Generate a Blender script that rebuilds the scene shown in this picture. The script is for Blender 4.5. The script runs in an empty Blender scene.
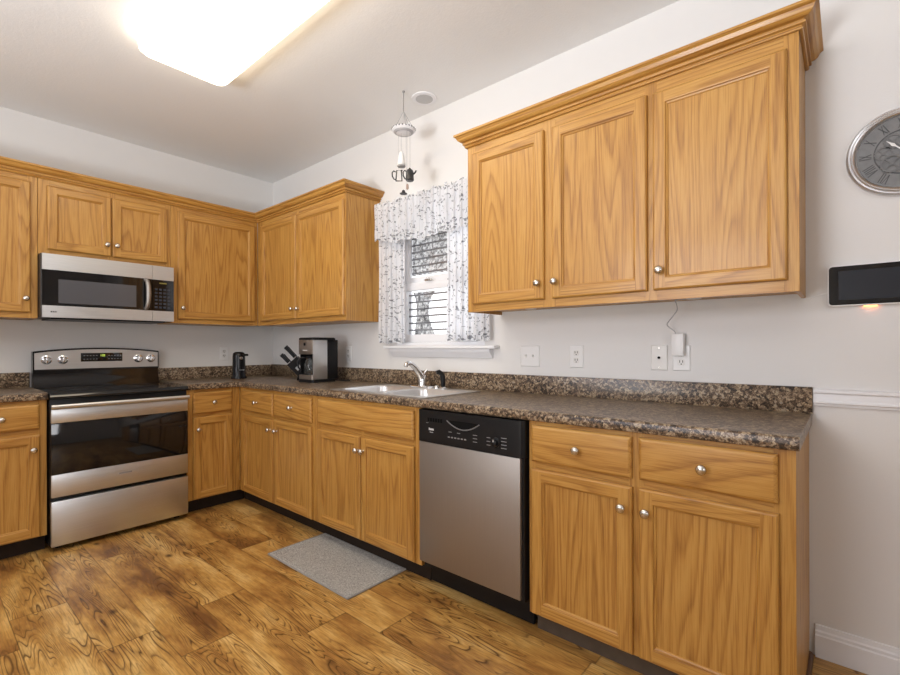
import bpy, bmesh, math, random
from mathutils import Vector, Matrix
random.seed(7)
sc = bpy.context.scene
C = sc.collection

# ------------------------------------------------------------------ camera
CX, CY, CZ, YAW, FPX, V0, ROLL = 4.2055, -2.299, 1.2024, 0.7072, 465.2, 347.04, -0.0027
cam_d = bpy.data.cameras.new('camera')
cam = bpy.data.objects.new('camera', cam_d); C.objects.link(cam)
cam_d.sensor_width = 36.0; cam_d.sensor_fit = 'HORIZONTAL'
cam_d.lens = FPX / 900 * 36
cam_d.shift_y = (V0 - 337.5) / 900
cam_d.clip_start = 0.05
rt = Vector((math.cos(YAW), math.sin(YAW), 0)); fw = Vector((-math.sin(YAW), math.cos(YAW), 0)); up = Vector((0, 0, 1))
m = Matrix((rt, up, -fw)).transposed().to_4x4()
m = Matrix.Translation((CX, CY, CZ)) @ m @ Matrix.Rotation(ROLL, 4, 'Z')
cam.matrix_world = m
sc.camera = cam

# ------------------------------------------------------------------ world, lights, exposure
w = bpy.data.worlds.new('world'); sc.world = w; w.use_nodes = True
bg = w.node_tree.nodes['Background']
bg.inputs[0].default_value = (0.95, 0.97, 1.0, 1); bg.inputs[1].default_value = 1.5

def area(name, loc, target, sx, sy, power, col, spread=180):
    d = bpy.data.lights.new(name, 'AREA'); d.shape = 'RECTANGLE'; d.size = sx; d.size_y = sy
    d.energy = power; d.color = col; d.spread = math.radians(spread)
    o = bpy.data.objects.new(name, d); C.objects.link(o); o.location = loc
    o.rotation_euler = (Vector(target) - Vector(loc)).to_track_quat('-Z', 'Y').to_euler()
    return o
area('rear_daylight_fill', (2.5, -5.6, 2.2), (3.5, 0, 1.9), 2.0, 0.9, 15, (0.95, 0.93, 1.0), 110)  # unseen area lamp standing in for daylight from behind the camera
area('right_side_fill', (7.4, -3.6, 1.8), (0.5, -1.5, 1.7), 1.6, 1.2, 15, (0.97, 0.97, 1.0), 120)  # added fill lamp for the range and left wall; no window built here
area('ceiling_fill', (3.2, -4.4, 1.0), (2.9, -3.1, 2.78), 1.0, 1.0, 62, (0.92, 0.96, 1.0), 120)  # added lamp out of view, aimed up to brighten the ceiling
FIXTURE = 4.3
sc.view_settings.view_transform = 'Standard'
sc.view_settings.look = 'None'
sc.view_settings.exposure = 0.55
sc.view_settings.gamma = 1.0
sc.view_settings.use_curve_mapping = False

# ------------------------------------------------------------------ materials
class NT:
    def __init__(s, name):
        s.m = bpy.data.materials.new(name); s.m.use_nodes = True
        s.t = s.m.node_tree; s.p = s.t.nodes['Principled BSDF']; s.out = s.t.nodes['Material Output']
    def n(s, typ, **kw):
        nd = s.t.nodes.new(typ)
        for k, v in kw.items(): setattr(nd, k, v)
        return nd
    def l(s, a, b): s.t.links.new(a, b)
    def put(s, inp, v):
        if hasattr(v, 'is_linked'): s.l(v, inp)
        else: inp.default_value = v
    def math(s, op, a, b=None, c=None):
        nd = s.n('ShaderNodeMath', operation=op)
        for i, v in enumerate((a, b, c)):
            if v is not None: s.put(nd.inputs[i], v)
        return nd.outputs[0]
    def vmath(s, op, a, b=None):
        nd = s.n('ShaderNodeVectorMath', operation=op)
        s.put(nd.inputs[0], a)
        if b is not None: s.put(nd.inputs[1], b)
        return nd.outputs[0]
    def noise(s, vec, scale=1.0, detail=2.0, rough=0.5, dist=0.0, color=False):
        nd = s.n('ShaderNodeTexNoise')
        s.l(vec, nd.inputs['Vector']); nd.inputs['Scale'].default_value = scale
        nd.inputs['Detail'].default_value = detail; nd.inputs['Roughness'].default_value = rough
        nd.inputs['Distortion'].default_value = dist
        return nd.outputs['Color' if color else 'Fac']
    def ramp(s, fac, stops, interp='LINEAR'):
        nd = s.n('ShaderNodeValToRGB'); nd.color_ramp.interpolation = interp
        e = nd.color_ramp.elements
        while len(e) < len(stops): e.new(0.5)
        for el, (p, c) in zip(e, stops):
            el.position = p; el.color = (c, c, c, 1) if isinstance(c, (int, float)) else (*c, 1)
        s.l(fac, nd.inputs[0]); return nd.outputs[0]
    def mix(s, fac, a, b, mode='MIX'):
        nd = s.n('ShaderNodeMix', data_type='RGBA', blend_type=mode)
        s.put(nd.inputs[0], fac)
        for i, v in ((6, a), (7, b)):
            if hasattr(v, 'is_linked'): s.l(v, nd.inputs[i])
            else: nd.inputs[i].default_value = (*v, 1)
        return nd.outputs[2]
    def obj(s): return s.n('ShaderNodeTexCoord').outputs['Object']
    def bump(s, h, strength=0.2, dist=0.002):
        b = s.n('ShaderNodeBump'); b.inputs['Strength'].default_value = strength; b.inputs['Distance'].default_value = dist
        s.l(h, b.inputs['Height']); s.l(b.outputs[0], s.p.inputs['Normal'])
    def set(s, col=None, rough=None, metal=None, coat=None, spec=None):
        if col is not None:
            if hasattr(col, 'is_linked'): s.l(col, s.p.inputs['Base Color'])
            else: s.p.inputs['Base Color'].default_value = (*col, 1)
        if rough is not None: s.put(s.p.inputs['Roughness'], rough)
        if metal is not None: s.p.inputs['Metallic'].default_value = metal
        if coat is not None:
            s.p.inputs['Coat Weight'].default_value = coat; s.p.inputs['Coat Roughness'].default_value = 0.12
        if spec is not None: s.p.inputs['Specular IOR Level'].default_value = spec
        return s.m

def plain(name, col, rough=0.5, metal=0.0, coat=0.0, mottled=0.0, spec=0.5):
    t = NT(name)
    if mottled:
        nz = t.noise(t.obj(), 18, 3)
        c = t.mix(nz, [x * (1 - mottled) for x in col], [min(1, x * (1 + mottled)) for x in col])
        return t.set(c, rough, metal, coat, spec)
    return t.set(col, rough, metal, coat, spec)

def oak(name, axis):
    t = NT(name)
    rnd = t.n('ShaderNodeObjectInfo').outputs['Random']
    off = t.n('ShaderNodeCombineXYZ')
    for i, k in enumerate((13.0, 7.0, 19.0)): t.l(t.math('MULTIPLY', rnd, k), off.inputs[i])
    p = t.vmath('ADD', t.obj(), off.outputs[0])
    st = {'v': (6.5, 6.5, 0.42), 'h': (0.42, 6.5, 6.5), 'y': (6.5, 0.42, 6.5)}[axis]
    fine = {'v': (260, 260, 7), 'h': (7, 260, 260), 'y': (260, 7, 260)}[axis]
    a = t.vmath('MULTIPLY', p, st)
    nz = t.noise(a, 1.0, 2.0, 0.35, 0.1)
    ring = t.math('FRACT', t.math('MULTIPLY', nz, 19.0))
    ringc = t.ramp(ring, [(0.0, 0.1), (0.30, 0.7), (0.6, 1.0), (0.85, 0.85), (1.0, 0.1)])
    pores = t.ramp(t.noise(t.vmath('MULTIPLY', p, fine), 1.0, 2, 0.6), [(0.36, 0.0), (0.56, 1.0)])
    big = t.noise(t.vmath('MULTIPLY', p, st), 0.5, 2)
    f = t.math('ADD', t.math('MULTIPLY', ringc, 0.62), t.math('MULTIPLY', pores, 0.38))
    f = t.math('ADD', t.math('MULTIPLY', f, 0.8), t.math('MULTIPLY', big, 0.25))
    col = t.ramp(f, [(0.0, (0.215, 0.088, 0.016)), (0.38, (0.365, 0.166, 0.031)), (0.70, (0.480, 0.240, 0.050)), (1.0, (0.555, 0.308, 0.077))])
    t.bump(f, 0.08, 0.001)
    return t.set(col, 0.42, coat=0.12)

def floor_mat():
    t = NT('floor_wood')
    sp = t.n('ShaderNodeSeparateXYZ'); t.l(t.obj(), sp.inputs[0]); X, Y = sp.outputs[0], sp.outputs[1]
    W, L = 0.2, 1.25
    v = t.math('DIVIDE', t.math('ADD', Y, 1.205 + 20 * W), W)
    row = t.math('FLOOR', v)
    wn = t.n('ShaderNodeTexWhiteNoise', noise_dimensions='1D'); t.l(row, wn.inputs['W'])
    u = t.math('ADD', t.math('DIVIDE', X, L), t.math('MULTIPLY', wn.outputs['Value'], 9.0))
    colm = t.math('FLOOR', u)
    cb = t.n('ShaderNodeCombineXYZ'); t.l(row, cb.inputs[0]); t.l(colm, cb.inputs[1])
    w2 = t.n('ShaderNodeTexWhiteNoise', noise_dimensions='2D'); t.l(cb.outputs[0], w2.inputs['Vector'])
    ident = w2.outputs['Value']
    pv = t.n('ShaderNodeCombineXYZ')
    t.l(t.math('ADD', X, t.math('MULTIPLY', ident, 31.0)), pv.inputs[0])
    t.l(t.math('ADD', Y, t.math('MULTIPLY', ident, 17.0)), pv.inputs[1])
    P = pv.outputs[0]
    n1 = t.noise(t.vmath('MULTIPLY', P, (1.15, 10.5, 1.0)), 1.0, 1.8, 0.45, 0.35)
    ring = t.ramp(t.math('FRACT', t.math('MULTIPLY', n1, 24.0)), [(0.0, 0.0), (0.16, 0.7), (0.5, 1.0), (0.88, 0.9), (1.0, 0.0)])
    where = t.ramp(t.noise(t.vmath('MULTIPLY', P, (1.6, 5.0, 1)), 1.0, 2, 0.5), [(0.43, 0.0), (0.54, 1.0)])
    fine = t.noise(t.vmath('MULTIPLY', P, (9, 190, 1)), 1.0, 3, 0.65)
    blot = t.noise(t.vmath('MULTIPLY', P, (2.2, 7.0, 1)), 1.0, 4, 0.62)
    base = t.ramp(t.math('ADD', t.math('MULTIPLY', blot, 0.95), t.math('MULTIPLY', ident, 0.10)),
                  [(0.34, (0.21, 0.090, 0.026)), (0.45, (0.41, 0.200, 0.050)), (0.56, (0.60, 0.335, 0.090)), (0.68, (0.76, 0.49, 0.175))])
    c = t.mix(t.math('MULTIPLY', t.math('SUBTRACT', 1.0, ring), t.math('MULTIPLY', where, 0.95)), base, (0.080, 0.032, 0.010))
    c = t.mix(t.math('MULTIPLY', t.ramp(fine, [(0.38, 1.0), (0.55, 0.0)]), 0.35), c, (0.13, 0.055, 0.016))
    vo = t.n('ShaderNodeTexVoronoi'); t.l(t.vmath('MULTIPLY', P, (3.2, 5.2, 1)), vo.inputs['Vector']); vo.inputs['Scale'].default_value = 1.0
    knot = t.ramp(vo.outputs['Distance'], [(0.03, 0.9), (0.12, 0.0)])
    c = t.mix(knot, c, (0.05, 0.02, 0.008))
    fv = t.math('FRACT', v); fu = t.math('FRACT', u)
    ev = t.math('MINIMUM', fv, t.math('SUBTRACT', 1.0, fv)); eu = t.math('MINIMUM', fu, t.math('SUBTRACT', 1.0, fu))
    seam = t.math('MAXIMUM', t.ramp(ev, [(0.004, 1.0), (0.014, 0.0)]), t.ramp(eu, [(0.0008, 1.0), (0.0024, 0.0)]))
    c = t.mix(t.math('MULTIPLY', seam, 0.6), c, (0.05, 0.022, 0.008))
    t.bump(t.math('SUBTRACT', fine, seam), 0.12, 0.0015)
    return t.set(c, t.ramp(fine, [(0.3, 0.30), (0.7, 0.42)]))

def granite():
    t = NT('speckled_laminate'); P = t.obj()
    va = t.n('ShaderNodeTexVoronoi'); t.l(P, va.inputs['Vector']); va.inputs['Scale'].default_value = 105
    vb = t.n('ShaderNodeTexVoronoi'); t.l(P, vb.inputs['Vector']); vb.inputs['Scale'].default_value = 230
    r1 = t.n('ShaderNodeSeparateColor'); t.l(va.outputs['Color'], r1.inputs[0])
    r2 = t.n('ShaderNodeSeparateColor'); t.l(vb.outputs['Color'], r2.inputs[0])
    big = t.noise(P, 24, 3, 0.6)
    f = t.math('ADD', t.math('MULTIPLY', r1.outputs[0], 0.5), t.math('ADD', t.math('MULTIPLY', r2.outputs[1], 0.32), t.math('MULTIPLY', t.math('SUBTRACT', big, 0.4), 0.7)))
    c = t.ramp(f, [(0.12, (0.012, 0.010, 0.009)), (0.32, (0.052, 0.032, 0.020)), (0.48, (0.150, 0.096, 0.056)), (0.62, (0.245, 0.175, 0.115)), (0.76, (0.46, 0.355, 0.225)), (0.9, (0.27, 0.24, 0.21))])
    return t.set(c, 0.30)

def steel(name, col=(0.62, 0.60, 0.58), rough=0.28, axis=0):
    t = NT(name)
    s3 = [260, 260, 260]; s3[axis] = 3
    nz = t.noise(t.vmath('MULTIPLY', t.obj(), tuple(s3)), 1.0, 2, 0.6)
    c = t.mix(nz, [x * 0.88 for x in col], [min(1, x * 1.08) for x in col])
    t.bump(nz, 0.03, 0.0005)
    return t.set(c, t.ramp(nz, [(0.3, rough), (0.7, rough + 0.08)]), 1.0)

def wall_mat(name, col, scale=170, strength=0.25):
    t = NT(name); P = t.obj()
    t.bump(t.noise(P, scale, 3, 0.6), strength, 0.002)
    c = t.mix(t.noise(P, 2.0, 2), [x * 0.985 for x in col], col)
    return t.set(c, 0.7)

def curtain_mat(name, border_z, top_z=None):
    """white voile with grey sprigs; the sprigs crowd together along the hems (object-space heights)"""
    t = NT(name)
    sp = t.n('ShaderNodeSeparateXYZ'); t.l(t.obj(), sp.inputs[0])
    pl = t.n('ShaderNodeCombineXYZ'); t.l(sp.outputs[0], pl.inputs[0]); t.l(sp.outputs[2], pl.inputs[1])
    P = pl.outputs[0]
    warp = t.vmath('MULTIPLY', t.vmath('SUBTRACT', t.noise(P, 30, 1, color=True), (0.5, 0.5, 0.5)), (0.045, 0.045, 0))
    Q = t.vmath('ADD', P, warp)
    def marks(scale, size, sx, sy):
        vo = t.n('ShaderNodeTexVoronoi'); t.l(t.vmath('MULTIPLY', Q, (sx, sy, 1)), vo.inputs['Vector'])
        vo.inputs['Scale'].default_value = scale
        return t.ramp(vo.outputs['Distance'], [(size * 0.75, 1.0), (size, 0.0)])
    a = marks(52, 0.27, 1.3, 0.7); b = marks(46, 0.24, 0.65, 1.35)
    mk = t.math('MAXIMUM', a, b)
    dens = marks(46, 0.40, 1, 1)
    z = sp.outputs[2]
    band = t.ramp(t.math('SUBTRACT', z, border_z), [(0.0, 0.0), (0.012, 1.0), (0.055, 1.0), (0.075, 0.0)])
    if top_z is not None:
        band = t.math('MAXIMUM', band, t.ramp(t.math('SUBTRACT', z, top_z), [(0.0, 0.0), (0.02, 1.0)]))
    mk = t.math('MAXIMUM', mk, t.math('MULTIPLY', band, dens))
    c = t.mix(t.math('MULTIPLY', mk, 0.8), (0.89, 0.90, 0.93), (0.17, 0.18, 0.20))
    df = t.n('ShaderNodeBsdfDiffuse'); tr = t.n('ShaderNodeBsdfTranslucent'); ms = t.n('ShaderNodeMixShader')
    t.l(c, df.inputs[0]); t.l(c, tr.inputs[0]); ms.inputs[0].default_value = 0.45
    t.l(df.outputs[0], ms.inputs[1]); t.l(tr.outputs[0], ms.inputs[2]); t.l(ms.outputs[0], t.out.inputs[0])
    return t.m

def mottled_mat():
    t = NT('grey_mottle'); P = t.obj()
    f = t.ramp(t.noise(P, 38, 3, 0.7), [(0.40, 0.0), (0.6, 1.0)])
    c = t.mix(f, (0.15, 0.15, 0.15), (0.80, 0.80, 0.80))
    df = t.n('ShaderNodeBsdfDiffuse'); tr = t.n('ShaderNodeBsdfTranslucent'); ms = t.n('ShaderNodeMixShader')
    t.l(c, df.inputs[0]); t.l(c, tr.inputs[0]); ms.inputs[0].default_value = 0.3
    t.l(df.outputs[0], ms.inputs[1]); t.l(tr.outputs[0], ms.inputs[2]); t.l(ms.outputs[0], t.out.inputs[0])
    return t.m

def glass_mat():
    t = NT('window_glass')
    tr = t.n('ShaderNodeBsdfTransparent'); gl = t.n('ShaderNodeBsdfGlossy'); gl.inputs['Roughness'].default_value = 0.02
    ms = t.n('ShaderNodeMixShader'); ms.inputs[0].default_value = 0.07
    t.l(tr.outputs[0], ms.inputs[1]); t.l(gl.outputs[0], ms.inputs[2]); t.l(ms.outputs[0], t.out.inputs[0])
    return t.m

def emit(name, col, strength):
    t = NT(name); t.set((0.02, 0.02, 0.02), 0.4)
    t.p.inputs['Emission Color'].default_value = (*col, 1); t.p.inputs['Emission Strength'].default_value = strength
    return t.m

def rug_mat():
    t = NT('rug_grey'); P = t.obj()
    nz = t.noise(P, 130, 3, 0.75); big = t.noise(P, 50, 2)
    nz = t.ramp(nz, [(0.34, 0.0), (0.64, 1.0)])
    c = t.mix(t.math('ADD', t.math('MULTIPLY', nz, 0.7), t.math('MULTIPLY', big, 0.3)), (0.24, 0.23, 0.21), (0.74, 0.72, 0.68))
    t.bump(nz, 0.8, 0.006)
    return t.set(c, 0.95)

def clock_face_mat():
    t = NT('clock_face_grey'); P = t.obj()
    nz = t.noise(P, 22, 3, 0.6)
    return t.set(t.mix(nz, (0.13, 0.13, 0.13), (0.27, 0.27, 0.27)), 0.6)

OV = oak('oak_vertical', 'v'); OH = oak('oak_horizontal', 'h'); OY = oak('oak_return', 'y')
GRAN = granite()
FLOOR = floor_mat()
WALL = wall_mat('wall_paint', (0.75, 0.735, 0.718)); CEIL = wall_mat('ceiling_paint', (0.84, 0.84, 0.835), 90, 0.5)
TRIM = plain('white_trim_paint', (0.82, 0.82, 0.84), 0.4)
STEEL_H = steel('brushed_steel', (0.67, 0.685, 0.70), 0.33, 0)
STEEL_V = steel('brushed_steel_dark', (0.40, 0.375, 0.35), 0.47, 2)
SINKST = steel('sink_steel', (0.80, 0.80, 0.80), 0.32, 0)
CHROME = plain('chrome', (0.75, 0.75, 0.76), 0.10, 1.0)
NICKEL = plain('satin_nickel', (0.66, 0.63, 0.58), 0.25, 1.0)
BLACK = plain('black_enamel', (0.008, 0.008, 0.009), 0.35, spec=0.25)
BGLASS = plain('black_glass', (0.006, 0.006, 0.007), 0.06, spec=0.6)
BPLAST = plain('black_plastic', (0.009, 0.009, 0.010), 0.38, spec=0.25)
DGREY = plain('window_screen_grey', (0.09, 0.09, 0.10), 0.18)
WPLAST = plain('white_plastic', (0.80, 0.79, 0.78), 0.35)
IVORY = plain('ivory_plastic', (0.74, 0.72, 0.69), 0.35)
GREYPRINT = plain('grey_print', (0.26, 0.26, 0.27), 0.5)
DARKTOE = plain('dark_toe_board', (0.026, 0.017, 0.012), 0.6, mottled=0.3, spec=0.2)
INSIDE = plain('cabinet_inside', (0.40, 0.24, 0.10), 0.6)
TAUPE = steel('taupe_steel', (0.40, 0.35, 0.31), 0.42, 0)
GLASSCLR = NT('clear_glass'); GLASSCLR.set((0.30, 0.31, 0.31), 0.03); GLASSCLR.p.inputs['Transmission Weight'].default_value = 0.9; GLASSCLR = GLASSCLR.m
SLOT = plain('dark_slot', (0.006, 0.006, 0.006), 0.8, spec=0.1)

# ------------------------------------------------------------------ mesh helpers
class MB:
    def __init__(s): s.b = bmesh.new()
    def box(s, x0, x1, y0, y1, z0, z1, mat=0, bev=0.0, seg=2):
        x0, x1 = sorted((x0, x1)); y0, y1 = sorted((y0, y1)); z0, z1 = sorted((z0, z1))
        r = bmesh.ops.create_cube(s.b, size=1.0)
        vs = r['verts']
        for v in vs:
            v.co = Vector(((x0 + x1) / 2 + v.co.x * (x1 - x0), (y0 + y1) / 2 + v.co.y * (y1 - y0), (z0 + z1) / 2 + v.co.z * (z1 - z0)))
        fs = {f for v in vs for f in v.link_faces}
        for f in fs: f.material_index = mat
        if bev > 0:
            es = list({e for f in fs for e in f.edges})
            r = bmesh.ops.bevel(s.b, geom=es, offset=bev, segments=seg, affect='EDGES', profile=0.5)
            for f in r['faces']: f.material_index = mat
        return s
    def poly(s, pts, mat=0):
        f = s.b.faces.new([s.b.verts.new(p) for p in pts]); f.material_index = mat
        return s
    def loft(s, rings, mat=0, cap0=True, cap1=True, closed=True):
        R = [[s.b.verts.new(p) for p in r] for r in rings]
        n = len(R[0])
        for a, b in zip(R, R[1:]):
            for i in range(n if closed else n - 1):
                j = (i + 1) % n
                try:
                    f = s.b.faces.new((a[i], a[j], b[j], b[i])); f.material_index = mat; f.smooth = True
                except ValueError: pass
        if cap0 and closed:
            f = s.b.faces.new(R[0][::-1]); f.material_index = mat
        if cap1 and closed:
            f = s.b.faces.new(R[-1]); f.material_index = mat
        return s
    def lathe(s, prof, org, axis='z', n=20, mat=0, cap=True):
        """prof = (radius, height) pairs along axis from org; axis 'z','-y','x','y'"""
        rings = []
        for r, h in prof:
            ring = []
            for k in range(n):
                a = 2 * math.pi * k / n; c, q = r * math.cos(a), r * math.sin(a)
                d = {'z': (c, q, h), '-z': (c, -q, -h), '-y': (c, -h, q), 'y': (-c, h, q), 'x': (h, c, q)}[axis]
                ring.append(Vector(org) + Vector(d))
            rings.append(ring)
        return s.loft(rings, mat, cap, cap)
    def tube(s, pts, r, n=8, mat=0):
        pts = [Vector(p) for p in pts]
        rs = r if isinstance(r, (list, tuple)) else [r] * len(pts)
        rings = []; prev = None
        for i, p in enumerate(pts):
            d = (pts[min(i + 1, len(pts) - 1)] - pts[max(i - 1, 0)]).normalized()
            ref = prev if prev is not None else (Vector((0, 0, 1)) if abs(d.z) < 0.9 else Vector((1, 0, 0)))
            a = d.cross(ref); a = a.normalized() if a.length > 1e-6 else Vector((1, 0, 0))
            b = a.cross(d).normalized(); prev = b
            rings.append([p + (a * math.cos(2 * math.pi * k / n) + b * math.sin(2 * math.pi * k / n)) * rs[i] for k in range(n)])
        return s.loft(rings, mat)
    def prism(s, pts2, f0, f1, mat=0):
        """pts2: 2D outline; f0/f1: functions mapping (a,b) to 3D for the two ends"""
        return s.loft([[f0(*p) for p in pts2], [f1(*p) for p in pts2]], mat)
    def ellipsoid(s, c, rx, ry, rz, mat=0, n=12):
        rings = []
        for i in range(1, n):
            t = math.pi * i / n
            rings.append([Vector(c) + Vector((rx * math.sin(t) * math.cos(2 * math.pi * k / 16), ry * math.sin(t) * math.sin(2 * math.pi * k / 16), -rz * math.cos(t))) for k in range(16)])
        return s.loft(rings, mat)

ORG = {}
def thing(name, label, cat, u=0.0, d=0.0, z=0.0, wall='S', group=None, kind=None):
    """Empty at the base. Parts are described in wall coordinates (u to the right, -d out of the wall, z up)."""
    o = bpy.data.objects.new(name, None); C.objects.link(o)
    o.empty_display_size = 0.05
    if wall == 'S': o.location = (u, -d, z)
    else: o.location = (d, u, z); o.rotation_euler = (0, 0, math.pi / 2)
    o['label'] = label; o['category'] = cat
    if group: o['group'] = group
    if kind: o['kind'] = kind
    ORG[o.name] = Vector((u, -d, z))
    return o

def part(name, mb, mats, parent=None, sharp=35, recalc=True, label=None):
    b = mb.b
    if recalc: bmesh.ops.recalc_face_normals(b, faces=b.faces[:])
    if parent is not None:
        off = ORG[parent.name]
        for v in b.verts: v.co -= off
    me = bpy.data.meshes.new(name); b.to_mesh(me); b.free()
    for mt in (mats if isinstance(mats, (list, tuple)) else [mats]): me.materials.append(mt)
    for p in me.polygons: p.use_smooth = True
    me.set_sharp_from_angle(angle=math.radians(sharp))
    o = bpy.data.objects.new(name, me); C.objects.link(o)
    if parent is not None:
        o.parent = parent; ORG[o.name] = ORG[parent.name]
    if label: o['label'] = label
    return o

def single(name, mb, mats, label, cat, org=(0, 0, 0), wall='S', group=None, **kw):
    """a thing that is one mesh"""
    off = Vector(org)
    for v in mb.b.verts: v.co -= off
    o = part(name, mb, mats, None, **kw)
    if wall == 'S': o.location = off
    else: o.location = (-off.y, off.x, off.z); o.rotation_euler = (0, 0, math.pi / 2)
    o['label'] = label; o['category'] = cat
    if group: o['group'] = group
    ORG[o.name] = off
    return o

def structure(name, mb, mats, **kw):
    o = part(name, mb, mats, None, **kw); o['kind'] = 'structure'; ORG[o.name] = Vector((0, 0, 0))
    return o

# ------------------------------------------------------------------ room shell
H = 2.783; XE, YE = 7.6, -5.8
m = MB(); m.box(-0.15, XE, YE, 0.15, -0.1, 0.0); structure('floor', m, FLOOR)
m = MB(); m.box(-0.15, XE, YE, 0.15, H, H + 0.1); structure('ceiling', m, CEIL)
m = MB(); m.box(-0.15, 0, YE, 0.15, 0, H); structure('wall_left', m, WALL)
m = MB(); m.box(-0.15, XE + 0.15, YE - 0.15, YE, 0, H); structure('wall_front', m, WALL)
m = MB(); m.box(XE, XE + 0.15, YE, 0.15, 0, H); structure('wall_right', m, WALL)
WX0, WX1, WZ0, WZ1 = 1.74, 2.52, 1.215, 2.2
m = MB()
m.box(0, WX0, 0, 0.15, 0, H); m.box(WX1, XE, 0, 0.15, 0, H); m.box(WX0, WX1, 0, 0.15, 0, WZ0); m.box(WX0, WX1, 0, 0.15, WZ1, H)
structure('wall_back', m, WALL)

# window
m = MB()
m.box(WX0, WX0 + 0.02, 0.001, 0.14, WZ0, WZ1); m.box(WX1 - 0.02, WX1, 0.001, 0.14, WZ0, WZ1)
m.box(WX0 + 0.02, WX1 - 0.02, 0.001, 0.14, WZ1 - 0.02, WZ1); m.box(WX0 + 0.02, WX1 - 0.02, 0.001, 0.14, WZ0, WZ0 + 0.02)
win = structure('window_1', m, TRIM)
def sash(z0, z1, y0, y1, nm):
    m = MB(); a, b = WX0 + 0.021, WX1 - 0.021
    m.box(a, a + 0.045, y0, y1, z0, z1, 0, 0.004); m.box(b - 0.045, b, y0, y1, z0, z1, 0, 0.004)
    m.box(a + 0.045, b - 0.045, y0, y1, z0, z0 + 0.055, 0, 0.004); m.box(a + 0.045, b - 0.045, y0, y1, z1 - 0.055, z1, 0, 0.004)
    s_ = part(nm, m, TRIM, win)
    m = MB(); m.box(a + 0.045, b - 0.045, (y0 + y1) / 2 - 0.002, (y0 + y1) / 2 + 0.002, z0 + 0.055, z1 - 0.055)
    part('glass_pane', m, glass, s_)
glass = glass_mat()
sash(1.236, 1.655, 0.03, 0.058, 'lower_sash'); sash(1.645, 2.179, 0.062, 0.09, 'upper_sash')
m = MB(); m.box(2.0, 2.06, 0.012, 0.03, 1.655, 1.668, 0, 0.003); m.lathe([(0.012, 0), (0.012, 0.008)], (2.03, 0.021, 1.668), 'z', 12)
part('sash_lock', m, NICKEL, win)
m = MB()
m.box(1.655, 2.632, -0.062, -0.001, 1.192, 1.212, 0, 0.006)
ap = [(-0.002, 1.135), (-0.012, 1.135), (-0.018, 1.145), (-0.034, 1.165), (-0.042, 1.176), (-0.046, 1.1915), (-0.002, 1.1915)]
m.prism(ap, lambda a, b: (1.705, a, b), lambda a, b: (2.585, a, b))
structure('trim_1', m, TRIM, sharp=25)
# window surroundings outside the pane
sheet = thing('mottled_sheet', 'grey mottled lace seen through the panes of the kitchen window', 'curtain', 2.03, -0.12, 1.25)  # unidentified grey pattern behind the glass, built as wavy sheets
def wavy_sheet(cols, z0, z1, wfun, y):
    mb = MB(); rings = []
    nz = 14
    for i in range(nz + 1):
        z = z0 + (z1 - z0) * i / nz; a, b = wfun(i / nz)
        row = []
        for k in range(33):
            t = k / 32; row.append(Vector((a + (b - a) * t, y + 0.006 * math.sin(k * 1.5), z)))
        rings.append(row)
    mb.loft(rings, closed=False)
    return mb
MOTTLED = mottled_mat()
part('upper_panel', wavy_sheet(32, 1.72, 2.16, lambda t: (1.784, 2.20 + 0.02 * t), 0.115), MOTTLED, sheet, recalc=False)
part('waisted_panel', wavy_sheet(32, 1.27, 1.60, lambda t: (1.79 + 0.035 * math.sin(math.pi * (1 - t) ** 0.8), 2.02 - 0.075 * math.sin(math.pi * (1 - t) ** 0.8)), 0.115), MOTTLED, sheet, recalc=False)
SLATM = plain('slat_grey', (0.17, 0.17, 0.18), 0.5)
scr = thing('slatted_shutter', 'row of dark grey horizontal slats behind the window glass', 'shutter', 2.13, -0.16, 1.25)
zs = [1.325 + 0.0505 * k for k in range(6)] + [1.735 + 0.0505 * k for k in range(9)]
for z in zs:
    m = MB(); m.box(WX0 + 0.024, WX1 - 0.024, 0.096, 0.106, z - 0.0055, z + 0.0055, 0, 0.002); part('slat', m, SLATM, scr)
for xx in (WX0 + 0.0225, WX1 - 0.0355):
    m = MB(); m.box(xx, xx + 0.013, 0.107, 0.122, 1.24, 2.175); part('upright', m, TRIM, scr)

# chair rail and baseboard to the right of the cabinets
m = MB()
cr = [(0, 0.972), (-0.010, 0.972), (-0.012, 0.980), (-0.018, 0.984), (-0.018, 0.990), (-0.013, 0.996), (-0.013, 1.018), (-0.020, 1.024), (-0.020, 1.034), (-0.008, 1.038), (0, 1.038)]
m.prism(cr, lambda a, b: (4.104, a, b), lambda a, b: (XE, a, b)); structure('trim_2', m, TRIM, sharp=20)
m = MB()
bb = [(0, 0.001), (-0.016, 0.001), (-0.016, 0.085), (-0.012, 0.090), (-0.012, 0.100), (-0.008, 0.106), (-0.006, 0.122), (0, 0.124)]
m.prism(bb, lambda a, b: (4.108, a, b), lambda a, b: (XE, a, b)); structure('baseboard_back', m, TRIM, sharp=20)

# ------------------------------------------------------------------ cabinets
def knob(parent, u, d, z):
    m = MB()
    m.lathe([(0.0085, 0), (0.0065, 0.004), (0.0055, 0.012), (0.012, 0.016), (0.0165, 0.021), (0.0165, 0.025), (0.012, 0.030), (0.005, 0.032)], (u, -d, z), '-y', 20)
    return part('knob', m, NICKEL, parent, sharp=50)

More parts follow.
